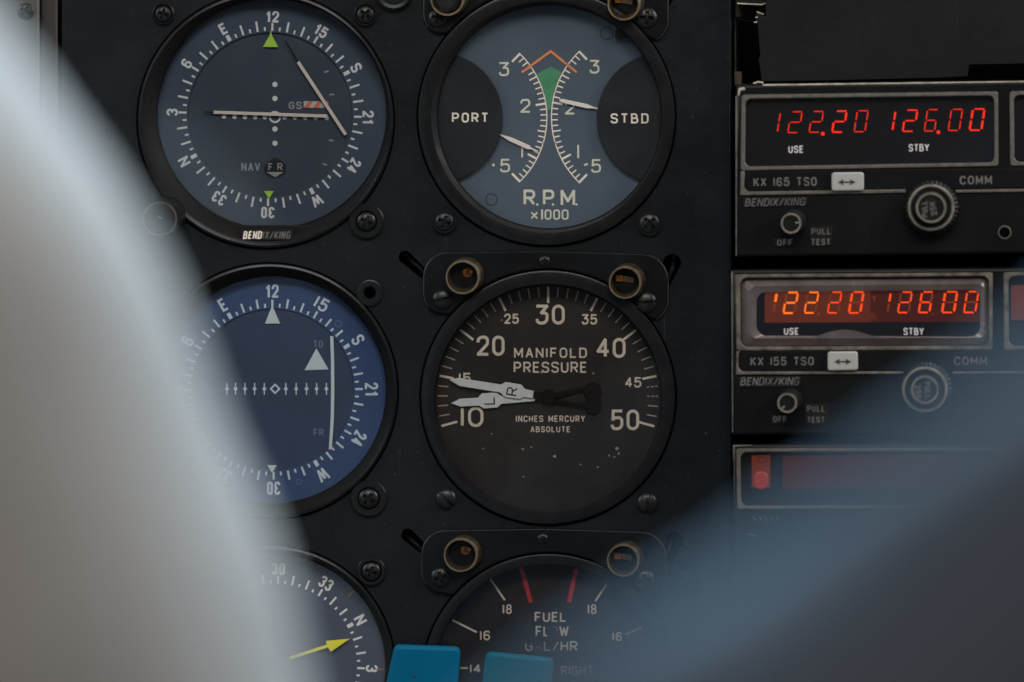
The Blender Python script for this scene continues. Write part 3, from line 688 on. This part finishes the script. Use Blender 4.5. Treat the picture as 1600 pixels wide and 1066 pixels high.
bracket(434, 'fuel', 'black bracket with two brass lamp sockets over the FUEL FLOW gauge', 'cross', -3)
mb = MB(); mb.loft([(615, -14, 31, .0001), (615, -14, 30, .0016), (615, -14, 27, .0020), (615, -14, 22, .0018), (615, -14, 20, .0006)], 'bezel', 48, cap='well')
o = mb.build('panel_plug'); tag(o, 'round black plug at the top between the slate gauge and the R.P.M. gauge', 'plug')

# ------------------------------------------------------------------ radio stack
def rrect(c, r): return fillet(c, r, True, 6)
DIG = {'1': 'bc', '2': 'abged', '6': 'acdefg', '0': 'abcdef'}
def digit(mb, ch, x0, y0, x1, y1, wv, wh, h, m, slant=6.0, lit=None, ghost=None):
    """seven-segment figure leaning right; (x0,x1) outer extents"""
    xl, xr = x0, x1-slant
    def P(u, v): return (xl+u*(xr-xl)+slant*(1-v), y0+v*(y1-y0))
    g = .07
    sg = {'a': ((.14, 0), (.98, 0)), 'b': ((1, g*.9), (1, .5-g*.7)), 'c': ((1, .5+g*.7), (1, 1-g*.9)), 'd': ((.02, 1), (.86, 1)),
          'e': ((0, .5+g*.7), (0, 1-g*.6)), 'f': ((0, g*.9), (0, .5-g*.7)), 'g': ((.10, .5), (.9, .5))}
    if ch == '1': on = lit or 'bc'
    else: on = lit or DIG[ch]
    for k, (a, b) in sg.items():
        w = wh if k in 'adg' else wv
        if k in on: mb.ribbon([P(*a), P(*b)], w, h, m)
        elif ghost and ch != '1': mb.ribbon([P(*a), P(*b)], w, h-.00006, ghost)
        elif ghost and k == 'c': mb.ribbon([P(*a), P(*b)], w, h-.00006, ghost)

def slope(y0, sl, x): return y0+sl*(x-1150)
# -- upper radio
HF = .0110                       # how far the radio faces stand out
hs = HF
t = thing('radio', 'upper radio with crisp red digits and KX 165 lettering', 'radio', W(1400, 270, HF), 'cockpit radios')
sl = -.0128
def body(t, pts, hfront, wins, depth=-.05):
    """bevelled box whose front has an opening for each display"""
    mb = MB(); bev = 5; n = len(pts)
    rings = [(pts, depth), (pts, hfront-bev*S*.8), (inset(pts, bev*.35), hfront-bev*S*.25), (inset(pts, bev), hfront)]
    vs = [[mb.bm.verts.new(W(x, y, h)) for x, y in o] for o, h in rings]
    for k in range(3):
        for i in range(n): mb.face([vs[k][i], vs[k][(i+1) % n], vs[k+1][(i+1) % n], vs[k+1][i]], 'face', k > 0)
    mb.holed(inset(pts, bev), wins, hfront, 'face')
    bmesh.ops.remove_doubles(mb.bm, verts=mb.bm.verts, dist=1e-6)
    return mb.build('housing', t)
mb = MB()
F1o = rrect([(1158.5, 148.2), (1559.5, 143), (1560, 260), (1157.5, 267)], 5); F1i = rrect([(1165, 154.6), (1553.5, 149.5), (1554, 254), (1164, 260.6)], 9)
mb.frame(F1o, F1i, hs-.0015, hs+.0006, 1.2, 'trim')
F2o = rrect([(1577.5, 142.7), (1976, 137.5), (1977, 254), (1578.5, 259.7)], 5); F2i = rrect([(1584, 149), (1970, 143.6), (1971, 248), (1585, 253.3)], 9)
body(t, [(1150.5, 132), (1990, 121), (1994, 391), (1150, 402)], hs, [inset(F1i, -1), inset(F2i, -1)])
mb.frame(F2o, F2i, hs-.0015, hs+.0006, 1.2, 'trim')
lower = [(1157.5, 267.5), (1163.5, 267.5), (1162.5, 294, 1), (1168, 299.6, 1), (1415, 296), (1415, 301.3), (1156.5, 305.5)]
mb.slab(fillet([(p[0], p[1], p[2] if len(p) > 2 else 0) for p in lower], 7, True), hs, hs+.0006, 1.0, 'trim')
mb.slab([(1493, 296.8), (1980, 290), (1980, 294.8), (1493, 301.4)], hs, hs+.0006, 1.0, 'trim')
mb.build('display_trim', t)
mb = MB(); mb.slab([(1164.5, 268.5), (1990, 258), (1990, 288.4), (1500, 294.6), (1408, 295.6), (1164, 299)], hs, hs+.0002, .6, 'face')
text(mb, 'KX 165 TSO', 1177.3, 277.4, 1276, 291, 2.1, hs+.00024, 'print', rot=-.7, gap=.42)
text(mb, 'COMM', 1499.6, 274.8, 1550, 288.4, 2.4, hs+.00024, 'print', rot=-.7, gap=.38)
for b in (((1161, 309), (1262, 307.6), (1262, 322), (1161, 323.6)), ((1209, 372.5), (1240, 372), (1240, 384.8), (1209, 385.4)), ((1265, 354.5), (1300, 354), (1300, 384.6), (1265, 385.4))):
    mb.slab(list(b), hs, hs+.0003, .8, 'faceworn')
text(mb, 'BENDIX/KING', 1163.6, 309.6, 1259.4, 322.2, 1.75, hs+.00034, 'wornshadeprint', rot=-.8, slant=.2, gap=.28)
text(mb, 'OFF', 1214.4, 374.2, 1238.2, 384, 1.9, hs+.00034, 'print', rot=-.8); text(mb, 'PULL', 1268, 356.8, 1298.2, 366.6, 1.9, hs+.00034, 'wornshadeprint', rot=-.8); text(mb, 'TEST', 1267.4, 373.2, 1297.6, 383.2, 1.9, hs+.00034, 'print', rot=-.8)
mb.build('face_lettering', t)
hd = hs-.0016
mb = MB(); mb.poly([(1162, 152), (1556, 147), (1557, 257), (1161, 263)], hd, 'dispback'); mb.poly([(1581, 147), (1973, 141), (1974, 250), (1582, 256)], hd, 'dispback')
text(mb, 'USE', 1231.8, 227.8, 1255.4, 239.2, 1.95, hd+.00004, 'white', rot=-.8, gap=.3); text(mb, 'STBY', 1419.8, 225.2, 1451.8, 236.8, 1.95, hd+.00004, 'white', rot=-.8, gap=.28)
dsp = mb.build('display', t)
mb = MB(); hh = hd+.00004
for ch, x0, x1, y0, y1, bold in (('1', 1197.6, 1219.6, 175.5, 207.6, 0), ('2', 1231, 1253.4, 174.9, 207.3, 0), ('2', 1264.2, 1286.6, 174.3, 206.8, 0), ('2', 1300.2, 1323, 173.8, 206.6, 1), ('0', 1334.6, 1356.6, 173.2, 206, 0),
                                 ('1', 1378, 1399.4, 173, 205, 2), ('2', 1410.4, 1433.6, 172.2, 205.3, 2), ('6', 1444.2, 1465.2, 171.5, 204.8, 0), ('0', 1481.6, 1504, 171, 204, 0), ('0', 1515, 1538.5, 170.4, 203.6, 3)):
    wv, wh = {0: (1.8, 1.7), 1: (2.9, 2.4), 2: (2.7, 1.9), 3: (3.1, 2.1)}[bold]
    digit(mb, ch, x0, y0, x1, y1, wv, wh, hh, 'led' if bold else 'ledthin', 5.2)
mb.disc(1285.6, 209.2, 2.9, hh, 'led', 16); mb.disc(1466.2, 206.8, 2.9, hh, 'led', 16)
mb.build('digit_lettering', dsp)
mb = MB(); mb.poly([(1162, 152), (1556, 147), (1557, 257), (1161, 263)], hs-.0006, 'window'); mb.build('window_pane', dsp)
def tbutton(t, pts, h, ax0, ax1, ay):
    mb = MB(); mb.slab(rrect(pts, 4.5), h-.001, h+.0016, 2.2, 'button')
    k = h+.00164; mb.seg(ax0+7, ay, ax1-7, ay, 2.6, k, 'ink')
    mb.poly([(ax0, ay), (ax0+9.5, ay-5), (ax0+7.5, ay), (ax0+9.5, ay+5)], k+.00005, 'ink'); mb.poly([(ax1, ay), (ax1-9.5, ay-5), (ax1-7.5, ay), (ax1-9.5, ay+5)], k+.00005, 'ink')
    return mb.build('transfer_button', t)
tbutton(t, [(1299.3, 269.8), (1349.6, 269.2), (1349.9, 298.2), (1299.6, 299)], hs, 1309, 1337, 284.8)
def bigknob(t, cx, cy, h, rr, ri, ro, dxo, dyo, lines, ringm='ring'):
    mb = MB(); n = 72
    rings = [(cx+dxo, cy+dyo, ro, h), (cx+dxo, cy+dyo, ro, h+.0042), (cx+dxo*.5, cy+dyo*.5, ro-3.5, h+.0050), (cx, cy, rr+1, h+.0054)]
    vs = []
    for k, (x, y, r, z) in enumerate(rings):
        ring = []
        for i, (px, py) in enumerate(circ(x, y, r, n)):
            f = 1-(.045 if (k < 3 and i % 2) else 0)
            ring.append(mb.bm.verts.new(W(x+(px-x)*f, y+(py-y)*f, z)))
        vs.append(ring)
    for k in range(3):
        for i in range(n): mb.face([vs[k][i], vs[k][(i+1) % n], vs[k+1][(i+1) % n], vs[k+1][i]], 'knob')
    kb = mb.build('tuning_knob', t)
    mb = MB(); mb.loft([(cx, cy, rr+1.2, h+.0053), (cx, cy, rr, h+.0058), (cx, cy, rr-2.6, h+.0058), (cx, cy, rr-4, h+.0052)], ringm, 64); mb.build('knob_ring', kb)
    mb = MB(); mb.loft([(cx, cy, rr-3.6, h+.0053), (cx, cy, ri+3, h+.0052), (cx, cy, ri+2, h+.0095), (cx, cy, ri+.8, h+.0102), (cx, cy, ri-1.6, h+.0102), (cx, cy, ri-2.6, h+.0099)], ['knob', 'knob', 'knob', ringm if ringm == 'ring' else 'ring', 'knob'], 56, cap='knob')
    for s, x, y, w_, hh_, rot in lines: text(mb, s, x-w_/2, y-hh_/2, x+w_/2, y+hh_/2, 1.6, h+.00995, 'print', rot=rot, gap=.35)
    mb.build('knob_cap', kb)
bigknob(t, 1454.8, 324.6, hs, 35.5, 22.5, 43.0, 0.8, 0.3, [('PULL', 1444.5, 327, 26, 9.5, -94), ('25K', 1458, 326, 22, 9.5, -100)])
def smallknob(t, bx, by, cx, cy, rb, rc, h, ang):
    mb = MB()
    mb.loft([(bx, by, rb, h), (bx, by, rb-.6, h+.003), (cx+(bx-cx)*.2, cy+(by-cy)*.2, rc+1, h+.0062), (cx, cy, rc, h+.0068), (cx, cy, rc-2.4, h+.0068), (cx, cy, rc-3.4, h+.0064)],
            ['knob', 'knob', 'knob', 'ring', 'knob'], 48, cap='knob')
    mb.ribbon([polar(cx, cy, rc*.42, ang), polar(cx, cy, rc-1.5, ang)], 2.4, h+.00685, 'ring'); return mb.build('volume_knob', t)
smallknob(t, 1240.5, 346.5, 1236, 349, 19.5, 15.8, hs, 85)
mb = MB(); mb.loft([(1569.7, 363.3, 11, hs), (1569.7, 363.3, 10.4, hs+.0005), (1569.7, 363.3, 8.6, hs+.0005), (1569.7, 363.3, 8.2, hs+.00006)], ['trim', 'trim', 'hole'], 40, cap='hole'); mb.build('socket_hole', t)  # flat black cap; the shade of the hole is put into its colour
mb = MB()   # rubbed lip along the top edge, its highlight put into the colour
mb.slab([(1192, 132.0), (1600, 126.8), (1990, 121.6), (1990, 123.4), (1600, 128.8), (1192, 134.4)], hs-.003, hs+.0003, .7, 'lip')
mb.slab([(1154, 138), (1163, 136.5), (1164, 141), (1157, 142.5), (1155, 150), (1152.5, 150)], hs-.001, hs+.0004, 1.2, 'lip')
mb.slab([(1149.5, 150), (1152.2, 150), (1152.0, 400), (1149.3, 400)], hs-.003, hs-.0003, .8, 'edgeworn'); mb.build('worn_edge', t)

# -- lower radio
HF2 = .0110; hs = HF2
t = thing('radio', 'lower radio with glowing orange digits behind a bulging milky lens and KX 155 lettering', 'radio', W(1400, 550, HF2), 'cockpit radios')
mb = MB()
F1o = rrect([(1148.8, 428.8), (1551.2, 425.8), (1550.6, 547), (1150.8, 548.4)], 4); F1i = rrect([(1156.6, 434.6), (1545.2, 431.8), (1544.6, 540.6), (1157.6, 541.8)], 11)
mb.frame(F1o, F1i, hs-.0015, hs+.0006, 1.4, 'trimlow')
F2o = rrect([(1568, 425.6), (1968, 422.5), (1968, 544), (1568.6, 547)], 4); F2i = rrect([(1575.5, 431.5), (1962, 428.8), (1962, 538), (1576, 540.6)], 11)
body(t, [(1143.5, 421), (1985, 416), (1990, 672), (1144.5, 680)], hs, [inset(F1i, -1), inset(F2i, -1)])
mb.frame(F2o, F2i, hs-.0015, hs+.0006, 1.4, 'trimlow')
lower = [(1150.8, 548.8), (1158, 548.8), (1154.5, 552, 0), (1153.6, 574, 1), (1159, 580.6, 1), (1412, 580.8), (1412, 584.4), (1149.8, 585.6)]
mb.slab(fillet([(p[0], p[1], p[2] if len(p) > 2 else 0) for p in lower], 7, True), hs, hs+.0006, 1.0, 'trimlow')
mb.slab([(1488, 580.6), (1980, 577), (1980, 580.4), (1488, 584)], hs, hs+.0006, .9, 'trimlow')
mb.build('display_trim', t)
mb = MB(); mb.slab([(1158, 549.5), (1985, 545), (1985, 575.6), (1500, 579.4), (1408, 579.8), (1156, 580)], hs, hs+.0002, .6, 'face')
text(mb, 'KX 155 TSO', 1172.6, 557.8, 1271.4, 571.2, 2.1, hs+.00024, 'print', rot=-.3, gap=.42)
text(mb, 'COMM', 1490.6, 557, 1542, 570.4, 2.2, hs+.00024, 'wornshadeprint', rot=-.3, gap=.38)
for b in (((1153.5, 589), (1251, 588.4), (1251, 605.2), (1153.5, 606)), ((1204, 648.5), (1230, 648), (1230, 663), (1204, 664)), ((1257.5, 631.5), (1293, 631), (1293, 664), (1257.5, 664.6))): mb.slab(list(b), hs, hs+.0003, .8, 'faceworn')
text(mb, 'BENDIX/KING', 1156.6, 589.6, 1249.8, 602.2, 1.75, hs+.00034, 'print', rot=-.3, slant=.2, gap=.28, ms=['print']*3+['wornshadeprint']*4+['print']*3+['wornshadeprint'])
text(mb, 'OFF', 1208, 650.2, 1229, 659.8, 1.9, hs+.00034, 'print', rot=-.3); text(mb, 'PULL', 1261, 633.6, 1289, 644, 1.9, hs+.00034, 'wornshadeprint', rot=-.3); text(mb, 'TEST', 1261, 651, 1288.6, 660.4, 1.9, hs+.00034, 'wornshadeprint', rot=-.3)
mb.build('face_lettering', t)
hd = hs-.0016
mb = MB(); mb.poly([(1154, 432), (1548, 429), (1548, 543), (1154, 544)], hd, 'dispback')
mb.poly([(1195, 446), (1360, 445), (1360, 503.6), (1195, 504.4)], hd+.00003, 'neonbg'); mb.poly([(1360, 445), (1536, 444), (1536, 502.6), (1360, 503.6)], hd+.00003, 'neonbg2')
mb.poly([(1572, 428), (1965, 425), (1965, 541), (1572, 544)], hd, 'dispback'); mb.poly([(1580, 446), (1700, 445), (1700, 500), (1580, 500)], hd+.00003, 'neonbg')
text(mb, 'USE', 1225, 512.4, 1248, 523.4, 1.95, hd+.00006, 'white', rot=-.3, gap=.3); text(mb, 'STBY', 1411.6, 512.4, 1443.4, 523.8, 1.95, hd+.00006, 'white', rot=-.3, gap=.28)
dsp = mb.build('display', t)
mb = MB(); hh = hd+.00014
for ch, x0, x1, y0, y1, wv, wh, m, lit in (('1', 1194, 1213.8, 457.5, 489, 4.0, 2.6, 'neon', 'b'), ('2', 1224, 1246.8, 457.2, 489.4, 3.1, 3.0, 'neon', None), ('2', 1257, 1279, 457, 489, 2.4, 2.6, 'neon', None), ('2', 1293.2, 1315, 456.8, 489, 2.2, 2.4, 'neonred', None), ('0', 1326.4, 1349.4, 456.6, 489.2, 3.6, 2.6, 'neonred', None),
                                       ('1', 1371, 1392, 457, 489, 3.2, 2.4, 'neonred', 'b'), ('2', 1402.8, 1425, 456.6, 488.6, 2.6, 2.4, 'neonred', None), ('6', 1435.4, 1457.4, 456.4, 488.4, 3.1, 2.6, 'neonred', None), ('0', 1471.8, 1495.8, 456.2, 488.4, 3.6, 2.4, 'neonred', None), ('0', 1506, 1529, 456, 488.4, 2.6, 2.4, 'neonred', None)):
    digit(mb, ch, x0, y0, x1, y1, wv, wh, hh, m, 5.4, lit, 'ghost')
mb.disc(1279, 491.5, 2.6, hh, 'ghost', 14); mb.disc(1457.6, 491, 2.2, hh, 'halo', 14)
text(mb, 'T', 1361.5, 463.5, 1370.5, 472.6, 1.8, hh, 'ghost'); mb.poly([(1356, 489), (1366, 489), (1374, 499), (1352, 499)], hh, 'neonbg')
mb.build('digit_lettering', dsp)
mb = MB()   # thick cast edge of the plastic lens, thinner towards the clear middle
def band(o, i, ho, hi, m):
    vo = [mb.bm.verts.new(W(x, y, ho)) for x, y in o]; vi = [mb.bm.verts.new(W(x, y, hi)) for x, y in i]; n = len(o)
    for k in range(n): mb.face([vo[k], vo[(k+1) % n], vi[(k+1) % n], vi[k]], m, True)
EO = rrect([(1158, 436), (1544, 433), (1543.6, 539.6), (1159, 540.6)], 10); EM = rrect([(1172, 447.5), (1537.5, 443.5), (1537, 528), (1172.5, 528.6)], 9)
n_ = len(EO); EI = []
for k, (x, y) in enumerate(rrect([(1182, 456.4), (1532, 452.6), (1531.5, 526), (1182, 524.6)], 16)): EI.append((x, y))
band(EO, EM, hs-.0012, hs+.0004, 'milky'); band(EM, EI, hs+.0004, hs-.0002, 'milky')
hump = [(1268+104*i/24, 526.8-11.5*math.sin(math.pi*i/24)**1.3) for i in range(25)]
mb.poly(hump+[(1372, 528), (1268, 528)], hs+.0002, 'milky')
mb.build('lens_rim', dsp)
mb = MB(); mb.poly(EI, hs-.0002, 'window'); mb.build('lens_pane', dsp)
tbutton(t, [(1293.2, 549.6), (1340.2, 549.2), (1340.6, 578.8), (1293.4, 579.6)], hs, 1303.4, 1330.4, 565.4)
bigknob(t, 1444.8, 608.6, hs, 34.6, 20.5, 41.5, 1.4, -2.0, [('PULL', 1449.5, 609.5, 26, 9.5, 84), ('25K', 1434.5, 612, 22, 9.5, 84)])
smallknob(t, 1235.7, 625, 1230, 629.8, 18.5, 15.2, hs, 222)
mb = MB(); mb.slab([(1142.6, 424), (1145, 424), (1146, 676), (1143.6, 676)], hs-.003, hs-.0003, .8, 'edgeworn'); mb.build('worn_edge', t)

# -- third unit, mostly hidden by the dark sleeve
hs = .0110
t = thing('transponder', 'third unit of the stack with a red lamp, half hidden by the dark sleeve', 'transponder', W(1400, 780, hs))
mb = MB(); F1o = rrect([(1150.6, 701), (1972, 696), (1972, 791), (1151.6, 796)], 4); F1i = rrect([(1157, 707), (1966, 702), (1966, 785.6), (1158, 790.4)], 10)
body(t, [(1144.5, 694), (1985, 690), (1990, 960), (1146, 964)], hs, [inset(F1i, -1)])
mb.frame(F1o, F1i, hs-.0015, hs+.0006, 1.4, 'trim'); mb.build('display_trim', t)
hd = hs-.0014
mb = MB(); mb.poly([(1154, 704), (1969, 699), (1969, 788), (1155, 793)], hd, 'dispback'); mb.poly([(1174.6, 711.6), (1203.4, 711.6), (1203.4, 762), (1174.6, 762)], hd+.00003, 'neonbg'); mb.poly([(1223, 712), (1500, 710), (1500, 760), (1223, 764)], hd+.00003, 'redwin')
mb.ribbon(rrect([(1184, 714), (1198, 714), (1198, 722), (1184, 722)], 3), 2, hd+.00006, 'redwin', True); dsp = mb.build('display', t)
mb = MB(); mb.slab(rrect([(1178.4, 736.6), (1200, 736.6), (1200, 764), (1178.4, 764)], 10), hd+.00004, hd+.0008, 2, 'redlamp'); mb.build('red_lamp', dsp)
mb = MB()
for x in (1176, 1186, 1194, 1203, 1212): mb.seg(x, 807, x+5, 813, 1.6, hs+.00003, 'wornshadeprint')
mb.seg(1168, 834, 1182, 837, 1.5, hs+.00003, 'wornshadeprint'); mb.build('face_lettering', t)
mb = MB(); mb.slab([(1145.5, 696), (1175, 695.4), (1175, 697.2), (1148, 698), (1147.6, 722), (1145.6, 722)], hs-.001, hs+.0002, .7, 'edgeworn'); mb.build('worn_edge', t)

# -- blanking plate and rack parts above the radios
mb = MB()
mb.slab([(1196.5, -200), (1196.5, 6.5), (1197, 27), (1189, 24), (1182.5, 19), (1182.2, 27), (1180.5, 34.5), (1184, 37.5), (1188.5, 88), (1186, 92), (1190.5, 127.5), (1300, 125.6), (1460, 122), (1512, 119.5), (1514, 101), (1600, 99.5), (2000, 97), (2000, -200)], -.020, .0060, .5, 'plate')
mb.build('blanking_plate'); o = bpy.data.objects['blanking_plate']; tag(o, 'plain charcoal plate with a notched left edge above the upper radio', 'blanking plate')
t = thing('equipment_rack', 'dark olive metal rack side with open slots left of the charcoal plate', 'rack', W(1165, 60, 0))
mb = MB(); mb.slab([(1147.5, -200), (1159, -200), (1159, 27), (1149, 27)], -.028, -.006, 1.2, 'rail'); mb.slab([(1147.5, 112), (1159, 113), (1159, 134), (1147.5, 134)], -.028, -.006, 1.2, 'rail'); mb.slab([(1148, 27), (1150.2, 27), (1150.2, 112), (1148, 112)], -.028, -.008, .8, 'rail'); mb.build('rack_rail', t)
mb = MB(); mb.slab([(1152, -60), (1196.6, -60), (1196.4, 5.8), (1190, 6.5), (1152, 4.6)], -.012, .004, 1.5, 'plate'); mb.slab([(1152, 4.6), (1190, 6.2), (1196.4, 4.2), (1196.4, 6.6), (1190, 8.6), (1152, 6.6)], .001, .0044, .6, 'lip'); mb.build('rack_tab', t)
mb = MB(); mb.ribbon([(1151, 28.5), (1160, 31), (1182, 34.6)], 1.3, -.010, 'edgeworn'); mb.ribbon([(1182.5, 18.6), (1188, 20.6), (1193.5, 22.6)], 1.6, .0062, 'lip'); mb.ribbon([(1180.4, 27.4), (1184, 26.8)], 1.6, .0062, 'lip'); mb.ribbon([(1178, 35), (1183, 34.6)], 1.5, .0062, 'lip'); mb.ribbon([(1177, 130.5), (1184, 128.2), (1191, 128.8), (1192, 131.2)], 2.6, .0062, 'lip'); mb.build('worn_edge', t)

# ------------------------------------------------------------------ blue levers
def lever(label, top, bot, h, m, side, grp, nick=None):
    """flat lever knob: top = (xl, yl, xr, yr), bot likewise, front face h out from the panel"""
    (xl, yl, xr, yr), (bl, br, yb) = top, bot
    t = thing('lever_knob', label, 'lever', W((bl+br)/2, yb, h-.005), grp)
    out = rrect([(xl, yl), (xr, yr), (br, yb), (bl, yb)], 9)
    mb = MB(); mb.slab(out, h-.010, h, 7, m)
    if nick: mb.poly([(nick[0]+4*math.cos(k*1.05), nick[1]+2*math.sin(k*1.05)) for k in range(6)], h+.00003, 'ink')
    mb.build('grip', t)
    mb = MB(); mb.slab([((bl+br)/2-14, yb-8), ((bl+br)/2+14, yb-8), ((bl+br)/2+10, yb+420), ((bl+br)/2-18, yb+420)], h-.0085, h-.0025, 3, 'stem'); mb.build('lever_arm', t)
lever('blue plastic lever knob at the lower edge of the fuel flow gauge', (617, 1007, 720, 1010.5), (586, 709, 1150), .013, 'bluelever', 1, 'engine lever knobs', (648, 1058))
lever('teal plastic lever knob standing below the GAL/HR lettering', (760, 1017.5, 866, 1027.5), (740, 850, 1160), .013, 'teallever', 1, 'engine lever knobs')

# ------------------------------------------------------------------ the two people in front of the panel
def grow(name, joints, bones, material, parent, noise_amp=0.0, sub=2, nscale=11):
    """one continuous skin over a chain of joints {name: (pos, radius)}"""
    me = bpy.data.meshes.new(name); keys = list(joints); ix = {k: i for i, k in enumerate(keys)}
    base = parent_loc(parent)
    me.from_pydata([Vector(joints[k][0])-base for k in keys], [(ix[a], ix[b]) for a, b in bones], [])
    o = bpy.data.objects.new(name, me); COL.objects.link(o)
    sk = o.modifiers.new('skin', 'SKIN'); sk.use_smooth_shade = True
    for i, k in enumerate(keys):
        r = joints[k][1]; r = r if isinstance(r, tuple) else (r, r)
        me.skin_vertices[0].data[i].radius = r
    me.skin_vertices[0].data[0].use_root = True
    ss = o.modifiers.new('sub', 'SUBSURF'); ss.levels = ss.render_levels = sub
    bpy.context.view_layer.update()
    m2 = bpy.data.meshes.new_from_object(o.evaluated_get(bpy.context.evaluated_depsgraph_get())); bpy.data.objects.remove(o)
    m2.name = name
    if noise_amp:
        m2.update()
        for v, nn in [(v, v.normal.copy()) for v in m2.vertices]:
            p = v.co*nscale; f = noise.noise(Vector((p.x, p.y*.6, p.z*1.6)))+.5*noise.noise(p*2.3)
            v.co += nn*f*noise_amp
    m2.materials.clear(); m2.materials.append(M[material])
    for p in m2.polygons: p.use_smooth = True
    o = bpy.data.objects.new(name, m2); COL.objects.link(o); o.parent = parent
    return o
def hand(j, b, wrist, fwd, side, up, pre):
    """palm, five unequal bent fingers and a thumb, added to the joints j and bones b"""
    fwd, side, up = Vector(fwd).normalized(), Vector(side).normalized(), Vector(up).normalized(); w = Vector(wrist)
    j[pre+'palm'] = (w+fwd*.045, (.034, .016)); b.append((pre+'wrist', pre+'palm'))
    for k, (s_, ln) in enumerate(((.027, .070), (.009, .080), (-.010, .074), (-.028, .058))):
        p = w+fwd*.085+side*s_; j[pre+'k%d' % k] = (p, .0095); b.append((pre+'palm', pre+'k%d' % k))
        q = p+fwd*ln*.5-up*.012; j[pre+'m%d' % k] = (q, .0085); b.append((pre+'k%d' % k, pre+'m%d' % k))
        e = q+fwd*ln*.25-up*ln*.42; j[pre+'t%d' % k] = (e, .0068); b.append((pre+'m%d' % k, pre+'t%d' % k))
    p = w+fwd*.030+side*.040-up*.008; j[pre+'th1'] = (p, .0115); b.append((pre+'palm', pre+'th1'))
    q = p+fwd*.030+side*.014-up*.010; j[pre+'th2'] = (q, .0095); b.append((pre+'th1', pre+'th2'))
def person(label, loc, pts, mirror, shirtm, amp, trap=None):
    t = thing('person', label, 'person', loc)
    pel, chest, neck, head, shR, elR, wrR, shL, elL, wrL = [Vector(p) for p in pts]
    j = {'pelvis': (pel, (.13, .10)), 'waist': (pel.lerp(chest, .5), (.115, .085)), 'chest': (chest, (.135, .095)), 'neck0': (neck, .055), 'neck1': (neck.lerp(head, .45), .05), 'head': (head, (.072, .085)), 'crown': (head+Vector((0, 0, .075)), (.06, .07))}
    b = [('pelvis', 'waist'), ('waist', 'chest'), ('chest', 'neck0'), ('neck0', 'neck1'), ('neck1', 'head'), ('head', 'crown')]
    for pre, sh, el, wr, sx in (('r', shR, elR, wrR, 1), ('l', shL, elL, wrL, -1)):
        j[pre+'sh'] = (sh, .050); j[pre+'mid'] = (sh.lerp(el, .5), .043); j[pre+'el'] = (el, .038); j[pre+'fa'] = (el.lerp(wr, .35), .036); j[pre+'wrist'] = (wr, .025)
        b += [('chest', pre+'sh'), (pre+'sh', pre+'mid'), (pre+'mid', pre+'el'), (pre+'el', pre+'fa'), (pre+'fa', pre+'wrist')]
        fwd = (wr-el).normalized(); hand(j, b, wr, fwd, Vector((-sx, 0, 0)), Vector((0, 0, 1)), pre)
    grow('body', j, b, 'skin', t, 0, 2)
    s = {'pelvis': (pel, (.145, .115)), 'waist': (pel.lerp(chest, .5), (.130, .10)), 'chest': (chest, (.148, .108)), 'collar': (neck, .066)}
    sb = [('pelvis', 'waist'), ('waist', 'chest'), ('chest', 'collar')]
    for pre, sh, el, wr in (('r', shR, elR, wrR), ('l', shL, elL, wrL)):
        s[pre+'sh'] = (sh, .072); s[pre+'mid'] = (sh.lerp(el, .5), .070); s[pre+'el'] = (el, .060); s[pre+'cuff'] = (el.lerp(wr, .85), .040)
        sb += [('chest', pre+'sh'), (pre+'sh', pre+'mid'), (pre+'mid', pre+'el'), (pre+'el', pre+'cuff')]
    if trap: s['trap'] = (Vector(trap), .060); sb.remove(('chest', 'rsh')); sb += [('chest', 'trap'), ('trap', 'rsh')]
    grow('shirt', s, sb, shirtm, t, amp, 3)
    hr = {'a': (head+Vector((0, -.025, .045)), (.078, .080)), 'b': (head+Vector((0, -.045, -.01)), (.066, .055))}
    grow('hair', hr, [('a', 'b')], 'hair', t, .003, 3, 60)
    return t
# left-hand seat: right shoulder and upper arm reach into the picture
yL = -.433
person('person in a loose pale shirt, only a blurred shoulder and sleeve showing at the left', (-.30, yL, -.45),
       [(-.34, yL-.02, -.45), (-.34, yL-.03, -.02), (-.34, yL, .150), (-.34, yL+.03, .30), (-.156, yL, .046), (-.042, yL+.05, -.270), (-.07, -.17, -.36), (-.51, yL, .05), (-.56, yL+.05, -.22), (-.48, -.17, -.32)], 1, 'shirt', .0075, (-.222, yL, .092))
yR = -.663
person('person in a dark blue shirt, only a blurred sleeve showing at the lower right', (.42, yR, -.45),
       [(.50, yR-.02, -.45), (.50, yR-.03, -.05), (.50, yR, .12), (.50, yR+.03, .27), (.67, yR, .02), (.71, yR+.05, -.24), (.63, -.36, -.31), (.290, yR, .064), (.020, yR+.02, -.114), (-.02, -.36, -.25)], 1, 'navy', .008)
